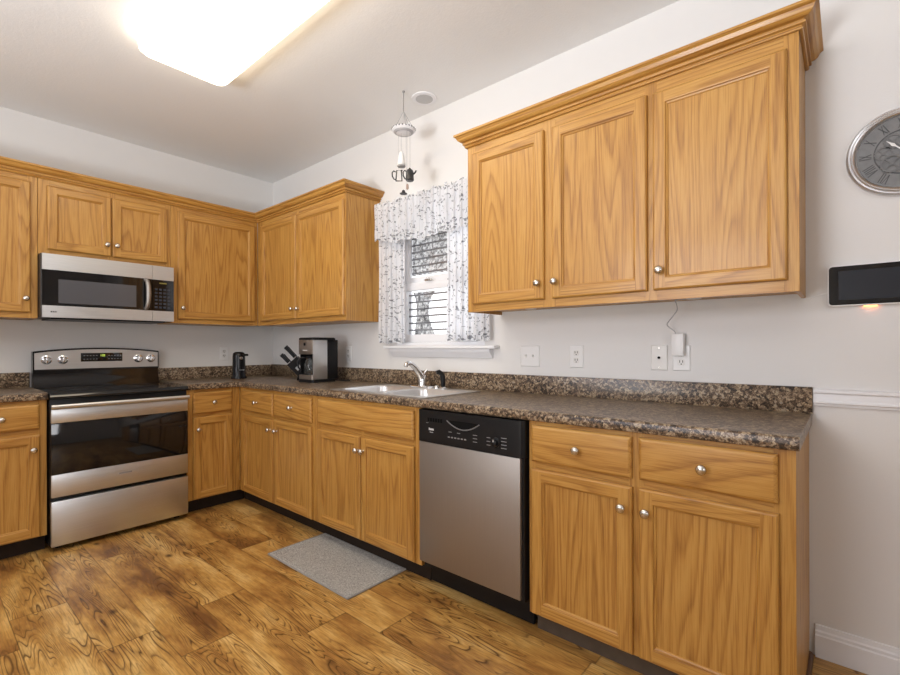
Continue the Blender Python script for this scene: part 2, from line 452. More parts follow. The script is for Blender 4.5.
def door(parent, u0, u1, z0, z1, d0, kn=None, st=0.046):
    """frame-and-panel door standing 20 mm proud of d0"""
    m = MB(); b = m.b
    D = lambda t: -(d0 + t)
    def ring(i, t): return [Vector((u0 + i, D(t), z0 + i)), Vector((u1 - i, D(t), z0 + i)), Vector((u1 - i, D(t), z1 - i)), Vector((u0 + i, D(t), z1 - i))]
    def band(r0, r1):
        for k in range(4):
            j = (k + 1) % 4
            m.poly([r0[k], r0[j], r1[j], r1[k]], 1 if k in (0, 2) else 0)
    band(ring(0, 0), ring(0, 0.013)); band(ring(0, 0.013), ring(0.003, 0.017)); band(ring(0.003, 0.017), ring(0.007, 0.0195))
    i, j, t = 0.007, st, 0.0195
    a0, a1, c0, c1 = u0 + i, u1 - i, z0 + i, z1 - i; p0, p1, q0, q1 = u0 + j, u1 - j, z0 + j, z1 - j
    m.poly([(a0, D(t), c0), (p0, D(t), c0), (p0, D(t), c1), (a0, D(t), c1)], 0)
    m.poly([(p1, D(t), c0), (a1, D(t), c0), (a1, D(t), c1), (p1, D(t), c1)], 0)
    m.poly([(p0, D(t), c0), (p1, D(t), c0), (p1, D(t), q0), (p0, D(t), q0)], 1)
    m.poly([(p0, D(t), q1), (p1, D(t), q1), (p1, D(t), c1), (p0, D(t), c1)], 1)
    band(ring(st, 0.0195), ring(st + 0.003, 0.0185)); band(ring(st + 0.003, 0.0185), ring(st + 0.0045, 0.0125))
    band(ring(st + 0.0045, 0.0125), ring(st + 0.010, 0.0100)); band(ring(st + 0.010, 0.0100), ring(st + 0.012, 0.0055))
    back = ring(0, 0); m.poly(back[::-1], 0)
    bmesh.ops.remove_doubles(b, verts=b.verts[:], dist=1e-5)
    dr = part('door', m, [OV, OH], parent, sharp=12)
    e = st + 0.012
    m = MB(); m.box(u0 + e - 0.002, u1 - e + 0.002, D(0.002), D(0.0055), z0 + e - 0.002, z1 - e + 0.002)
    part('door_panel', m, OV, dr)
    if kn: knob(dr, kn[0], d0 + 0.0195, kn[1])
    return dr

def drawer(parent, u0, u1, z0, z1, d0, kn=True, name='drawer'):
    m = MB()
    D = lambda t: -(d0 + t)
    rings = []
    for i, t in ((0, 0), (0, 0.012), (0.004, 0.016), (0.010, 0.0195), (0.013, 0.020)):
        rings.append([Vector((u0 + i, D(t), z0 + i)), Vector((u1 - i, D(t), z0 + i)), Vector((u1 - i, D(t), z1 - i)), Vector((u0 + i, D(t), z1 - i))])
    m.loft(rings)
    dr = part(name, m, OH, parent, sharp=12)
    if kn: knob(dr, kn if not isinstance(kn, bool) else (u0 + u1) / 2, d0 + 0.020, (z0 + z1) / 2)
    return dr

def frame(parent, vs, hs, z0, z1, d0, d1):
    """face frame: vs = stile spans, hs = rail spans between neighbouring stiles"""
    m = MB(); vs = sorted(vs)
    for a, b in vs: m.box(a, b, -d0, -d1, z0, z1, 0, 0.0008, 1)
    for (a, b), (c, d) in zip(vs, vs[1:]):
        for e, f in hs: m.box(b, c, -d0, -d1 + 0.0004, e, f, 1)
    return part('face_frame', m, [OV, OH], parent)

def carcass(parent, u0, u1, z0, z1, d1, floorless=False, top=True, name='carcass'):
    m = MB(); k = 0.014
    m.box(u0, u0 + k, -0.003, -d1, z0, z1, 0); m.box(u1 - k, u1, -0.003, -d1, z0, z1, 0)
    m.box(u0 + k, u1 - k, -0.003, -0.012, z0, z1, 1); m.box(u0 + k, u1 - k, -0.012, -d1, z0, z0 + k, 0)
    if top: m.box(u0 + k, u1 - k, -0.012, -d1, z1 - k, z1, 1)
    return part(name, m, [OV, INSIDE], parent)

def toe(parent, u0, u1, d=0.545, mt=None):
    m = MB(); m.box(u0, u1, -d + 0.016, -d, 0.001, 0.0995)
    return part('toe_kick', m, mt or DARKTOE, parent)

BT = 0.8985; BZ = 0.10
BRAILS = [(BZ, 0.118), (0.690, 0.732), (0.868, BT)]
# left of the range
t = thing('base_cabinet', 'oak base cabinet at the far left of the range with one drawer over one door', 'cabinet', -2.03, 0.0, 0.0, 'R')
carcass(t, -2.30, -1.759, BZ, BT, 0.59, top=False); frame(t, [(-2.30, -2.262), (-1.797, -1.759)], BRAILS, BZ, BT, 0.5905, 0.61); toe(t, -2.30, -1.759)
drawer(t, -2.268, -1.792, 0.733, 0.875, 0.6105, -1.955); door(t, -2.268, -1.792, 0.106, 0.697, 0.6105, (-1.822, 0.614))
# between the range and the corner
t = thing('base_cabinet', 'narrow oak base cabinet between range and inner corner, one drawer over one door', 'cabinet', -0.81, 0.0, 0.0, 'R')
carcass(t, -0.998, -0.612, BZ, BT, 0.59, top=False); frame(t, [(-0.998, -0.945), (-0.686, -0.612)], BRAILS, BZ, BT, 0.5905, 0.61); toe(t, -0.998, -0.548)
drawer(t, -0.955, -0.676, 0.722, 0.876, 0.6105); door(t, -0.955, -0.676, 0.106, 0.697, 0.6105, (-0.926, 0.609))
# corner cabinet on the window wall
t = thing('base_cabinet', 'oak base cabinet under the coffee maker with two drawers over two doors', 'cabinet', 1.13, 0.0, 0.0)
carcass(t, 0.62, 1.645, BZ, BT, 0.59, top=False); frame(t, [(0.612, 0.682), (1.12, 1.16), (1.60, 1.645)], BRAILS, BZ, BT, 0.5905, 0.61); toe(t, 0.548, 1.645)
drawer(t, 0.671, 1.132, 0.722, 0.877, 0.6105, 0.912); drawer(t, 1.150, 1.611, 0.722, 0.877, 0.6105, 1.388)
door(t, 0.671, 1.134, 0.107, 0.697, 0.6105, (1.106, 0.622)); door(t, 1.143, 1.611, 0.107, 0.697, 0.6105, (1.196, 0.622))
# sink base
t = thing('base_cabinet', 'oak sink cabinet left of the dishwasher with one wide false drawer front over two doors', 'cabinet', 2.11, 0.0, 0.0)
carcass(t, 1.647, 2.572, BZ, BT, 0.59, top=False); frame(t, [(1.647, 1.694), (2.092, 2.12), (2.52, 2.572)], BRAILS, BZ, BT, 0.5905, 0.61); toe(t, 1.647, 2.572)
drawer(t, 1.684, 2.528, 0.729, 0.877, 0.6105, False, 'false_drawer_front')
door(t, 1.684, 2.102, 0.110, 0.695, 0.6105, (2.085, 0.618)); door(t, 2.111, 2.529, 0.110, 0.695, 0.6105, (2.135, 0.618))
# right-hand end cabinet
t = thing('base_cabinet', 'oak base cabinet right of the dishwasher at the open end of the counter', 'cabinet', 3.64, 0.0, 0.0)
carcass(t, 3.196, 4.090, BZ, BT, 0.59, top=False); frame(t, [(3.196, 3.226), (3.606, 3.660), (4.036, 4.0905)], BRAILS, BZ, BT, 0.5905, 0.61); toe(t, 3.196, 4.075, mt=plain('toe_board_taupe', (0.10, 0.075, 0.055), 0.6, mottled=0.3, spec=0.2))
m = MB(); m.box(4.0765, 4.0895, -0.003, -0.53, 0.001, 0.0995); part('end_panel', m, OV, t)
m = MB(); m.prism([(4.0905, 0.001), (4.104, 0.001), (4.103, 0.010), (4.098, 0.016), (4.0905, 0.018)], lambda a, b: (a, -0.018, b), lambda a, b: (a, -0.53, b)); part('shoe_moulding', m, plain('walnut_trim', (0.12, 0.055, 0.025), 0.5), t)
drawer(t, 3.214, 3.620, 0.732, 0.881, 0.6105, 3.418); drawer(t, 3.646, 4.048, 0.734, 0.882, 0.6105, 3.849)
door(t, 3.214, 3.622, 0.107, 0.703, 0.6105, (3.590, 0.627)); door(t, 3.646, 4.050, 0.107, 0.705, 0.6105, (3.674, 0.627))

# upper cabinets
UZ0, UZ1 = 1.391, 2.300
URAILS = [(UZ0, 1.432), (2.232, UZ1)]
t = thing('wall_cabinet', 'oak wall cabinet left of the microwave, farthest left of the wall cabinets', 'cabinet', -2.03, 0.0, UZ0, 'R')
carcass(t, -2.30, -1.756, UZ0, UZ1, 0.291); frame(t, [(-2.30, -2.258), (-1.803, -1.756)], URAILS, UZ0, UZ1, 0.2915, 0.31)
door(t, -2.268, -1.791, 1.426, 2.244, 0.3105, (-1.815, 1.511))
t = thing('wall_cabinet', 'short oak two-door cabinet directly above the microwave', 'cabinet', -1.375, 0.0, 1.80, 'R')
carcass(t, -1.754, -0.994, 1.801, UZ1, 0.291); frame(t, [(-1.754, -1.70), (-1.39, -1.345), (-1.03, -0.994)], [(1.801, 1.845), (2.232, UZ1)], 1.801, UZ1, 0.2915, 0.31)
door(t, -1.711, -1.371, 1.836, 2.243, 0.3105, (-1.397, 1.912)); door(t, -1.364, -1.022, 1.836, 2.243, 0.3105, (-1.341, 1.912))
t = thing('wall_cabinet', 'oak wall cabinet with one wide door between the microwave and the corner', 'cabinet', -0.65, 0.0, UZ0, 'R')
carcass(t, -0.992, -0.312, UZ0, UZ1, 0.291); frame(t, [(-0.992, -0.939), (-0.352, -0.312)], URAILS, UZ0, UZ1, 0.2915, 0.31)
door(t, -0.950, -0.342, 1.424, 2.244, 0.3105, (-0.920, 1.507))
t = thing('wall_cabinet', 'oak two-door wall cabinet left of the window above the coffee maker', 'cabinet', 0.93, 0.0, UZ0)
carcass(t, 0.312, 1.556, UZ0, UZ1, 0.291); frame(t, [(0.312, 0.392), (0.925, 0.962), (1.540, 1.556)], URAILS, UZ0, UZ1, 0.2915, 0.31)
door(t, 0.383, 0.938, 1.426, 2.238, 0.3105, (0.905, 1.504)); door(t, 0.947, 1.548, 1.426, 2.238, 0.3105, (0.986, 1.502))
t = thing('wall_cabinet', 'large oak three-door wall cabinet right of the window', 'cabinet', 3.36, 0.0, UZ0)
UB = t
carcass(t, 2.636, 4.081, UZ0 + 0.018, UZ1, 0.291); frame(t, [(2.636, 2.688), (3.095, 3.162), (3.570, 3.616), (4.038, 4.081)], URAILS, UZ0, UZ1, 0.2915, 0.31)
for a in (4.0675, 2.636):
    m = MB(); m.box(a, a + 0.0135, -0.003, -0.291, UZ0 + 0.0002, UZ0 + 0.0178); part('side_skirt', m, OV, t)
door(t, 2.677, 3.106, 1.430, 2.236, 0.3105, (3.080, 1.506)); door(t, 3.150, 3.581, 1.430, 2.234, 0.3105, (3.170, 1.506)); door(t, 3.605, 4.048, 1.431, 2.230, 0.3105, (3.633, 1.508))

def crown(path):
    prof = [(0.001, 2.282), (0.010, 2.282), (0.013, 2.287), (0.009, 2.291), (0.009, 2.295), (0.020, 2.297), (0.021, 2.303), (0.016, 2.306), (0.016, 2.310), (0.030, 2.313), (0.040, 2.321), (0.046, 2.334), (0.050, 2.337), (0.056, 2.340), (0.056, 2.350), (0.001, 2.352)]
    P = [Vector(p) for p in path]; rings = []
    for i, p in enumerate(P):
        ns = []
        if i > 0: d = (P[i] - P[i - 1]).normalized(); ns.append(Vector((d.y, -d.x)))
        if i < len(P) - 1: d = (P[i + 1] - P[i]).normalized(); ns.append(Vector((d.y, -d.x)))
        n = ns[0] if len(ns) == 1 else (ns[0] + ns[1]) / (1 + ns[0].dot(ns[1]))
        rings.append([Vector((p.x + n.x * a, p.y + n.y * a, z)) for a, z in prof])
    m = MB()
    for i in range(len(rings) - 1): m.loft(rings[i:i + 2], 1 if abs(P[i + 1].y - P[i].y) > abs(P[i + 1].x - P[i].x) else 0, i == 0, i == len(rings) - 2)
    bmesh.ops.remove_doubles(m.b, verts=m.b.verts[:], dist=1e-5)
    return m
o = single('crown_moulding', crown([(0.31, -2.30), (0.31, -0.31), (1.556, -0.31), (1.556, -0.002)]), [OH, OY],
           'long oak crown moulding running round the corner over the microwave side cabinets', 'moulding', (0.31, -0.31, 2.282), sharp=14)
part('crown', crown([(2.636, -0.002), (2.636, -0.31), (4.081, -0.31), (4.081, -0.002)]), [OH, OY], UB, sharp=14)

# ------------------------------------------------------------------ worktops
CT0, CT1 = 0.8995, 0.941
EP = [(0.585, CT0), (0.630, CT0), (0.6345, 0.904), (0.6365, 0.912), (0.6365, 0.925), (0.634, 0.934), (0.628, 0.9395), (0.620, CT1), (0.585, CT1)]
SX0, SX1, SY0, SY1 = 1.80, 2.56, -0.145, -0.583
m = MB()
m.box(0.003, SX0, -0.003, -0.585, CT0, CT1); m.box(SX1, 4.10, -0.003, -0.585, CT0, CT1)
m.box(SX0, SX1, -0.003, SY0, CT0, CT1)
m.prism(EP, lambda a, b: (0.60, -a, b), lambda a, b: (4.10, -a, b))
m.box(0.003, 0.585, -0.585, -0.997, CT0, CT1)
m.prism(EP, lambda a, b: (a, -0.997, b), lambda a, b: (a, -0.60, b))
wt = thing('worktop', 'brown speckled L-shaped laminate worktop around the sink and corner', 'worktop', 2.1, 0.3, CT0)
part('slab', m, GRAN, wt, sharp=25)
m = MB()
m.box(0.003, 4.102, -0.003, -0.022, CT1, 1.043, 0, 0.002); m.box(0.003, 0.022, -0.022, -0.997, CT1, 1.040, 0, 0.002)
part('backsplash', m, GRAN, wt)
wt2 = thing('worktop', 'short piece of brown speckled worktop left of the range', 'worktop', -2.03, 0.3, CT0, 'R')
m = MB(); m.box(-2.32, -1.757, -0.003, -0.585, CT0, CT1); m.prism(EP, lambda a, b: (-2.32, -a, b), lambda a, b: (-1.757, -a, b)); part('slab', m, GRAN, wt2, sharp=25)
m = MB(); m.box(-2.32, -1.757, -0.003, -0.022, CT1, 1.040, 0, 0.002); part('backsplash', m, GRAN, wt2)

# ------------------------------------------------------------------ sink
sk = thing('sink', 'stainless steel double bowl sink set into the worktop under the window', 'sink', 2.18, 0.36, CT1)
RZ = CT1 + 0.0055
rx0, rx1, ry0, ry1 = 1.78, 2.58, -0.60, -0.125
bowls = [(1.825, 2.155, -0.565, -0.215), (2.195, 2.535, -0.565, -0.215)]
m = MB()
for a in ((rx0, 1.825, ry0, ry1), (2.155, 2.195, ry0, ry1), (2.535, rx1, ry0, ry1), (1.825, 2.155, ry0, -0.565), (2.195, 2.535, ry0, -0.565), (1.825, 2.155, -0.215, ry1), (2.195, 2.535, -0.215, ry1)):
    m.box(a[0], a[1], a[2], a[3], CT1 + 0.0005, RZ)
part('rim', m, SINKST, sk)
def rr(x0, x1, y0, y1, r, z, n=8):
    pts = []
    for cx, cy, a0 in ((x1 - r, y1 - r, 0), (x0 + r, y1 - r, 90), (x0 + r, y0 + r, 180), (x1 - r, y0 + r, 270)):
        for k in range(n + 1):
            a = math.radians(a0 + 90 * k / n); pts.append(Vector((cx + r * math.cos(a), cy + r * math.sin(a), z)))
    return pts
for x0, x1, y0, y1 in bowls:
    m = MB()
    m.loft([rr(x0, x1, y0, y1, 0.0005, RZ), rr(x0 + 0.002, x1 - 0.002, y0 + 0.002, y1 - 0.002, 0.05, RZ), rr(x0 + 0.007, x1 - 0.007, y0 + 0.007, y1 - 0.007, 0.05, RZ - 0.006),
            rr(x0 + 0.02, x1 - 0.02, y0 + 0.02, y1 - 0.02, 0.06, 0.80), rr(x0 + 0.05, x1 - 0.05, y0 + 0.05, y1 - 0.05, 0.06, 0.775)], cap0=False)
    bo = part('bowl', m, SINKST, sk, recalc=True)
    m = MB(); m.lathe([(0.045, 0), (0.045, 0.003), (0.036, 0.004), (0.03, 0.001)], ((x0 + x1) / 2, (y0 + y1) / 2, 0.7755), 'z', 24); part('drain', m, CHROME, bo)
# faucet
fz = RZ + 0.0006
f = thing('faucet', 'chrome single-lever kitchen faucet on the back of the sink', 'faucet', 2.15, 0.165, fz)
m = MB(); m.loft([rr(2.05, 2.25, -0.195, -0.140, 0.026, fz), rr(2.05, 2.25, -0.195, -0.140, 0.026, fz + 0.006), rr(2.056, 2.244, -0.190, -0.145, 0.022, fz + 0.010)]); part('base_plate', m, CHROME, f)
m = MB(); m.lathe([(0.027, 0.010), (0.026, 0.03), (0.024, 0.055), (0.022, 0.065)], (2.15, -0.167, fz), 'z', 20); part('body', m, CHROME, f)
m = MB(); m.tube([(2.15, -0.165, fz + 0.045), (2.151, -0.19, fz + 0.085), (2.155, -0.235, fz + 0.128), (2.158, -0.275, fz + 0.153), (2.160, -0.302, fz + 0.158), (2.161, -0.318, fz + 0.150), (2.161, -0.323, fz + 0.136)], [0.021, 0.020, 0.017, 0.015, 0.014, 0.0135, 0.012], 14); part('spout', m, CHROME, f, sharp=60)
m = MB(); m.lathe([(0.022, 0.060), (0.020, 0.074), (0.012, 0.080)], (2.15, -0.160, fz), 'z', 18); m.tube([(2.15, -0.158, fz + 0.076), (2.16, -0.150, fz + 0.095), (2.17, -0.142, fz + 0.112)], [0.009, 0.008, 0.007], 10); part('lever', m, CHROME, f)
s_ = thing('side_sprayer', 'black pull-out side sprayer standing right of the faucet', 'sprayer', 2.325, 0.165, fz)
m = MB(); m.lathe([(0.021, 0), (0.021, 0.006), (0.015, 0.012)], (2.325, -0.165, fz), 'z', 18); part('collar', m, CHROME, s_)
m = MB(); m.tube([(2.325, -0.165, fz + 0.010), (2.325, -0.165, fz + 0.035), (2.324, -0.166, fz + 0.07), (2.320, -0.172, fz + 0.092), (2.311, -0.188, fz + 0.104), (2.303, -0.202, fz + 0.100)], [0.013, 0.015, 0.016, 0.016, 0.0145, 0.012], 12); part('spray_head', m, BPLAST, s_, sharp=60)
m = MB(); m.lathe([(0.017, 0), (0.017, 0.008), (0.012, 0.016), (0.006, 0.018)], (2.275, -0.168, fz), 'z', 16)
single('hole_cover', m, CHROME, 'small chrome cap between the faucet and the black sprayer', 'cap', (2.275, -0.168, fz))

# ------------------------------------------------------------------ range
r = thing('kitchen_range', 'stainless steel electric range with black glass cooktop standing against the left wall', 'stove', -1.377, 0.33, 0.0, 'R')
U0, U1 = -1.752, -1.002
m = MB(); m.box(U0 + 0.002, U1 - 0.002, -0.03, -0.638, 0.028, 0.900, 0, 0.003); part('body', m, BLACK, r)
for a in (U0 + 0.05, U1 - 0.05):
    for dd in (0.08, 0.58):
        m = MB(); m.lathe([(0.018, 0.001), (0.018, 0.012), (0.009, 0.014), (0.009, 0.029)], (a, -dd, 0), 'z', 12); part('foot', m, BPLAST, r)
m = MB(); m.prism([(0.095, 0.9005), (0.655, 0.9005), (0.664, 0.905), (0.668, 0.914), (0.664, 0.925), (0.655, 0.932), (0.095, 0.932)], lambda a, b: (U0, -a, b), lambda a, b: (U1, -a, b))
ck = part('cooktop', m, BGLASS, r)
RINGM = plain('burner_ring_grey', (0.05, 0.05, 0.055), 0.2)
for a, dd, rad in ((-1.56, 0.50, 0.115), (-1.19, 0.50, 0.09), (-1.56, 0.24, 0.09), (-1.19, 0.24, 0.105)):
    m = MB(); m.lathe([(rad - 0.003, 0.0), (rad - 0.003, 0.0006), (rad, 0.0006), (rad, 0.0)], (a, -dd, 0.9321), 'z', 40, cap=False); part('burner_ring', m, RINGM, ck)
m = MB()
m.box(U0 + 0.004, U1 - 0.004, -0.640, -0.668, 0.322, 0.456, 1, 0.004); m.box(U0 + 0.004, U1 - 0.004, -0.640, -0.668, 0.759, 0.842, 1, 0.004)
m.box(U0 + 0.002, U1 - 0.002, -0.6385, -0.655, 0.318, 0.850, 0, 0.003)
od = part('oven_door', m, [BLACK, STEEL_H], r)
m = MB(); m.box(U0 + 0.004, U1 - 0.004, -0.6552, -0.6665, 0.4565, 0.7585, 0, 0.002); dw_ = part('door_window', m, BGLASS, od)
m = MB()
hp = [(0.004 * 0 + 0.690 + 0.010 * math.cos(q * math.pi / 8), 0.8575 + 0.0135 * math.sin(q * math.pi / 8)) for q in range(16)]
m.prism(hp, lambda a, b: (U0 + 0.003, -a, b), lambda a, b: (U1 - 0.003, -a, b))
m.box(U0 + 0.02, U0 + 0.05, -0.655, -0.686, 0.846, 0.866, 0, 0.004); m.box(U1 - 0.05, U1 - 0.02, -0.655, -0.686, 0.846, 0.866, 0, 0.004)
part('door_handle', m, STEEL_H, od, sharp=50)
m = MB(); m.box(-1.415, -1.345, -0.668, -0.6688, 0.397, 0.406); part('maker_badge', m, GREYPRINT, od)
m = MB(); m.box(U0 + 0.003, U1 - 0.003, -0.6385, -0.668, 0.033, 0.300, 0, 0.006); part('storage_drawer', m, STEEL_H, r)
def arch(t): return 1.179 + 0.026 * (1 - (2 * t - 1) ** 2)
def bgrd(off, z0, d0, d1, inset):
    a0, a1 = U0 + 0.002 + inset, U1 - 0.002 - inset; n = 20
    pts = [(a0, z0), (a1, z0)] + [(a1 + (a0 - a1) * k / n, arch(k / n) - off) for k in range(n + 1)]
    m = MB(); m.prism(pts, lambda a, b: (a, -d0, b), lambda a, b: (a, -d1, b)); return m
m = bgrd(0.0, 1.045, 0.015, 0.078, 0.0)
m.prism([(0.015, 0.901), (0.092, 0.901), (0.092, 0.940), (0.074, 0.985), (0.068, 1.0455), (0.015, 1.0455)], lambda a, b: (U0 + 0.004, -a, b), lambda a, b: (U1 - 0.004, -a, b))
bgd = part('backguard', m, BGLASS, r)
m = bgrd(0.011, 1.058, 0.0782, 0.083, 0.008); part('control_fascia', m, STEEL_H, bgd)
for a in (-1.681, -1.594, -1.144, -1.060):
    m = MB(); m.lathe([(0.030, 0), (0.030, 0.004), (0.024, 0.006), (0.022, 0.026), (0.018, 0.029)], (a, -0.0832, 1.122), '-y', 22)
    m.box(a - 0.005, a + 0.005, -0.111, -0.118, 1.100, 1.144, 0, 0.002); part('control_knob', m, CHROME, bgd)
m = MB(); m.box(-1.495, -1.247, -0.0832, -0.0855, 1.106, 1.167, 0, 0.001); dp = part('display_panel', m, BGLASS, bgd)
for gx in [-1.480 + 0.018 * k for k in range(5)] + [-1.335 + 0.018 * k for k in range(5)]:
    for gz in (1.121, 1.146):
        m = MB(); m.box(gx, gx + 0.010, -0.0856, -0.0860, gz, gz + 0.0045); part('touch_button', m, GREYPRINT, dp)
GREENLED = emit('green_led', (0.62, 0.80, 0.10), 0.75)
def seg_digits(text, u, z, d, h, parent, name, mat):
    SEG = {'0': 'abcdef', '1': 'bc', '2': 'abged', '3': 'abgcd', '4': 'fgbc', '5': 'afgcd', '6': 'afgedc', '7': 'abc', '8': 'abcdefg', '9': 'abcdfg'}
    m = MB(); wd = h * 0.5; k = h * 0.13; x = u
    for ch in text:
        if ch == ':':
            for q in (0.3, 0.7): m.box(x, x + k, -d, -d - 0.0006, z + h * q - k / 2, z + h * q + k / 2)
            x += k * 2.2; continue
        S = {'a': (0, wd, h - k, h), 'd': (0, wd, 0, k), 'g': (0, wd, h / 2 - k / 2, h / 2 + k / 2), 'f': (0, k, h / 2, h), 'e': (0, k, 0, h / 2), 'b': (wd - k, wd, h / 2, h), 'c': (wd - k, wd, 0, h / 2)}
        for q in SEG[ch]:
            a = S[q]; m.box(x + a[0], x + a[1], -d, -d - 0.0006, z + a[2], z + a[3])
        x += wd + k * 1.3
    part(name, m, mat, parent)
seg_digits('1:08', -1.386, 1.142, 0.0857, 0.015, dp, 'clock_digits', GREENLED)

# ------------------------------------------------------------------ microwave
mw = thing('microwave_oven', 'stainless steel over-the-range microwave hanging under the short cabinet', 'microwave', -1.372, 0.2, 1.393, 'R')
m = MB(); m.box(-1.752, -0.998, -0.004, -0.372, 1.400, 1.799, 0, 0.003); part('body', m, plain('dark_brown_case', (0.035, 0.026, 0.020), 0.4), mw)
m = MB(); m.box(-1.70, -1.05, -0.05, -0.36, 1.388, 1.3995); part('vent_grille', m, BLACK, mw)
def bowed(u0, u1, z0, z1, bulge, d0, d1):
    pts = [(u0, -d0), (u1, -d0)] + [(u1 + (u0 - u1) * k / 12, -(d1 + bulge * (1 - ((u1 + (u0 - u1) * k / 12 + 1.375) / 0.375) ** 2))) for k in range(13)]
    return pts
def slab(mb, u0, u1, z0, z1, d0, d1, mat=0, bulge=0.012):
    pts = bowed(u0, u1, z0, z1, bulge, d0, d1)
    mb.prism(pts, lambda a, b: (a, b, z0), lambda a, b: (a, b, z1), mat)
SEAM = -1.143
m = MB(); slab(m, -1.746, SEAM - 0.001, 1.697, 1.797, 0.3725, 0.392); slab(m, -1.746, SEAM - 0.001, 1.397, 1.471, 0.3725, 0.392)
md = part('door', m, STEEL_H, mw, sharp=20)
m = MB(); slab(m, -1.746, SEAM - 0.001, 1.4715, 1.6965, 0.3725, 0.390); mg = part('door_glass', m, BGLASS, md, sharp=20)
m = MB(); slab(m, -1.668, -1.244, 1.489, 1.640, 0.392, 0.3908); part('window_screen', m, DGREY, mg, sharp=20)
m = MB(); m.tube([(-1.186, -0.398, 1.482), (-1.181, -0.420, 1.495), (-1.178, -0.430, 1.53), (-1.177, -0.434, 1.585), (-1.178, -0.430, 1.64), (-1.181, -0.420, 1.676), (-1.186, -0.398, 1.690)], [0.013, 0.014, 0.0155, 0.0165, 0.0155, 0.014, 0.013], 12); part('door_handle', m, STEEL_V, md, sharp=60)
m = MB()
for k in range(5): m.box(-1.706 + k * 0.009, -1.700 + k * 0.009, -0.392, -0.3962, 1.428, 1.436)
part('maker_badge', m, SLOT, md)
for a, b in ((1.697, 1.797), (1.397, 1.471)):
    m = MB(); slab(m, SEAM + 0.001, -1.001, a, b, 0.3725, 0.392); part('control_trim', m, STEEL_H, mw, sharp=20)
m = MB(); slab(m, SEAM + 0.001, -1.001, 1.4715, 1.6965, 0.3725, 0.391); cp = part('control_panel', m, BGLASS, mw, sharp=20)
m = MB(); KEY = plain('keypad_grey', (0.05, 0.055, 0.07), 0.45, spec=0.2)
for i in range(4):
    for j in range(6): m.box(-1.128 + i * 0.028, -1.110 + i * 0.028, -0.390, -0.3990 + 0.0018 * i, 1.490 + j * 0.026, 1.504 + j * 0.026)
part('keypad', m, KEY, cp)
m = MB(); m.box(-1.098, -1.050, -0.390, -0.3965, 1.668, 1.678); part('display', m, plain('amber_display', (0.20, 0.16, 0.03), 0.4), cp)

# ------------------------------------------------------------------ dishwasher
dw = thing('dishwasher', 'built-in dishwasher with black control panel and stainless steel door', 'dishwasher', 2.884, 0.33, 0.0)
D0, D1 = 2.576, 3.192
m = MB(); m.box(D0 + 0.004, D1 - 0.002, -0.02, -0.598, 0.10, 0.894); part('tub', m, BLACK, dw)
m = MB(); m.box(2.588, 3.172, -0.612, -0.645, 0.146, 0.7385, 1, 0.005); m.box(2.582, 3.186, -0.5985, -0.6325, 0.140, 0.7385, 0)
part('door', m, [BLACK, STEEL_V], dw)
m = MB(); m.prism([(2.578, -0.5985), (3.188, -0.5985), (3.188, -0.630), (3.176, -0.644), (3.158, -0.648), (2.606, -0.648), (2.588, -0.644), (2.578, -0.630)], lambda a, b: (a, b, 0.740), lambda a, b: (a, b, 0.8945))
dc = part('control_panel', m, BPLAST, dw, sharp=20)
def crescent(u0, u1, zl, zr, sag, th, n=16):
    lo, hi = [], []
    for k in range(n + 1):
        q = k / n; u = u0 + (u1 - u0) * q; z = zl + (zr - zl) * q; s = 4 * q * (1 - q)
        lo.append((u, z - sag * s - th)); hi.append((u, z - (sag - 0.0) * s))
    return lo + hi[::-1]
m = MB(); pts = [(u, z) for u, z in crescent(2.775, 2.965, 0.858, 0.858, 0.032, 0.0005)]
top = [(2.775 + 0.19 * k / 16, 0.8585 + 0.002 * math.sin(math.pi * k / 16)) for k in range(17)]
low = [(2.775 + 0.19 * k / 16, 0.858 - 0.034 * 4 * (k / 16) * (1 - k / 16)) for k in range(17)]
m.prism(low + top[::-1][1:-1], lambda a, b: (a, -0.640, b), lambda a, b: (a, -0.6486, b)); part('handle_recess', m, SLOT, dc)
m = MB(); m.tube([(u, -0.6495, z - 0.001) for u, z in low], 0.0028, 8); part('handle_lip', m, plain('dark_grey_lip', (0.16, 0.16, 0.165), 0.3), dc)
m = MB()
for k in range(6): m.box(2.650 + k * 0.0165, 2.662 + k * 0.0165, -0.6475, -0.6488, 0.842, 0.860)
part('vent_slot', m, SLOT, dc)
def mark(u0, u1, z0, z1, nm):
    m = MB(); m.box(u0, u1, -0.6478, -0.6486, z0, z1); part(nm, m, GREYPRINT, dc)
mark(2.640, 2.656, 0.8335, 0.8355, 'printed_mark')
for k in range(6): mark(2.780 + k * 0.0195, 2.792 + k * 0.0195, 0.778, 0.784, 'push_button')
for a in (2.785, 2.836): mark(a, a + 0.018, 0.804, 0.807, 'printed_mark')
for k in range(3): mark(2.928, 2.952, 0.806 - k * 0.015, 0.809 - k * 0.015, 'printed_mark')
for k in range(3): mark(3.004, 3.024, 0.805 - k * 0.016, 0.808 - k * 0.016, 'printed_mark')
for k in range(4): mark(3.080, 3.108, 0.812 - k * 0.0145, 0.815 - k * 0.0145, 'printed_mark')
m = MB()
for k in range(5): m.box(2.658 + k * 0.0066, 2.6632 + k * 0.0066, -0.6478, -0.6488, 0.800, 0.809 + (0.003 if k == 0 else 0))
m.box(2.664, 2.686, -0.6478, -0.6485, 0.7895, 0.792)
part('maker_badge', m, plain('light_grey_print', (0.6, 0.6, 0.62), 0.4), dc)
m = MB(); m.lathe([(0.022, 0), (0.022, 0.006), (0.017, 0.009), (0.015, 0.022), (0.012, 0.024)], (3.055, -0.6482, 0.791), '-y', 22); part('dial', m, BPLAST, dc)
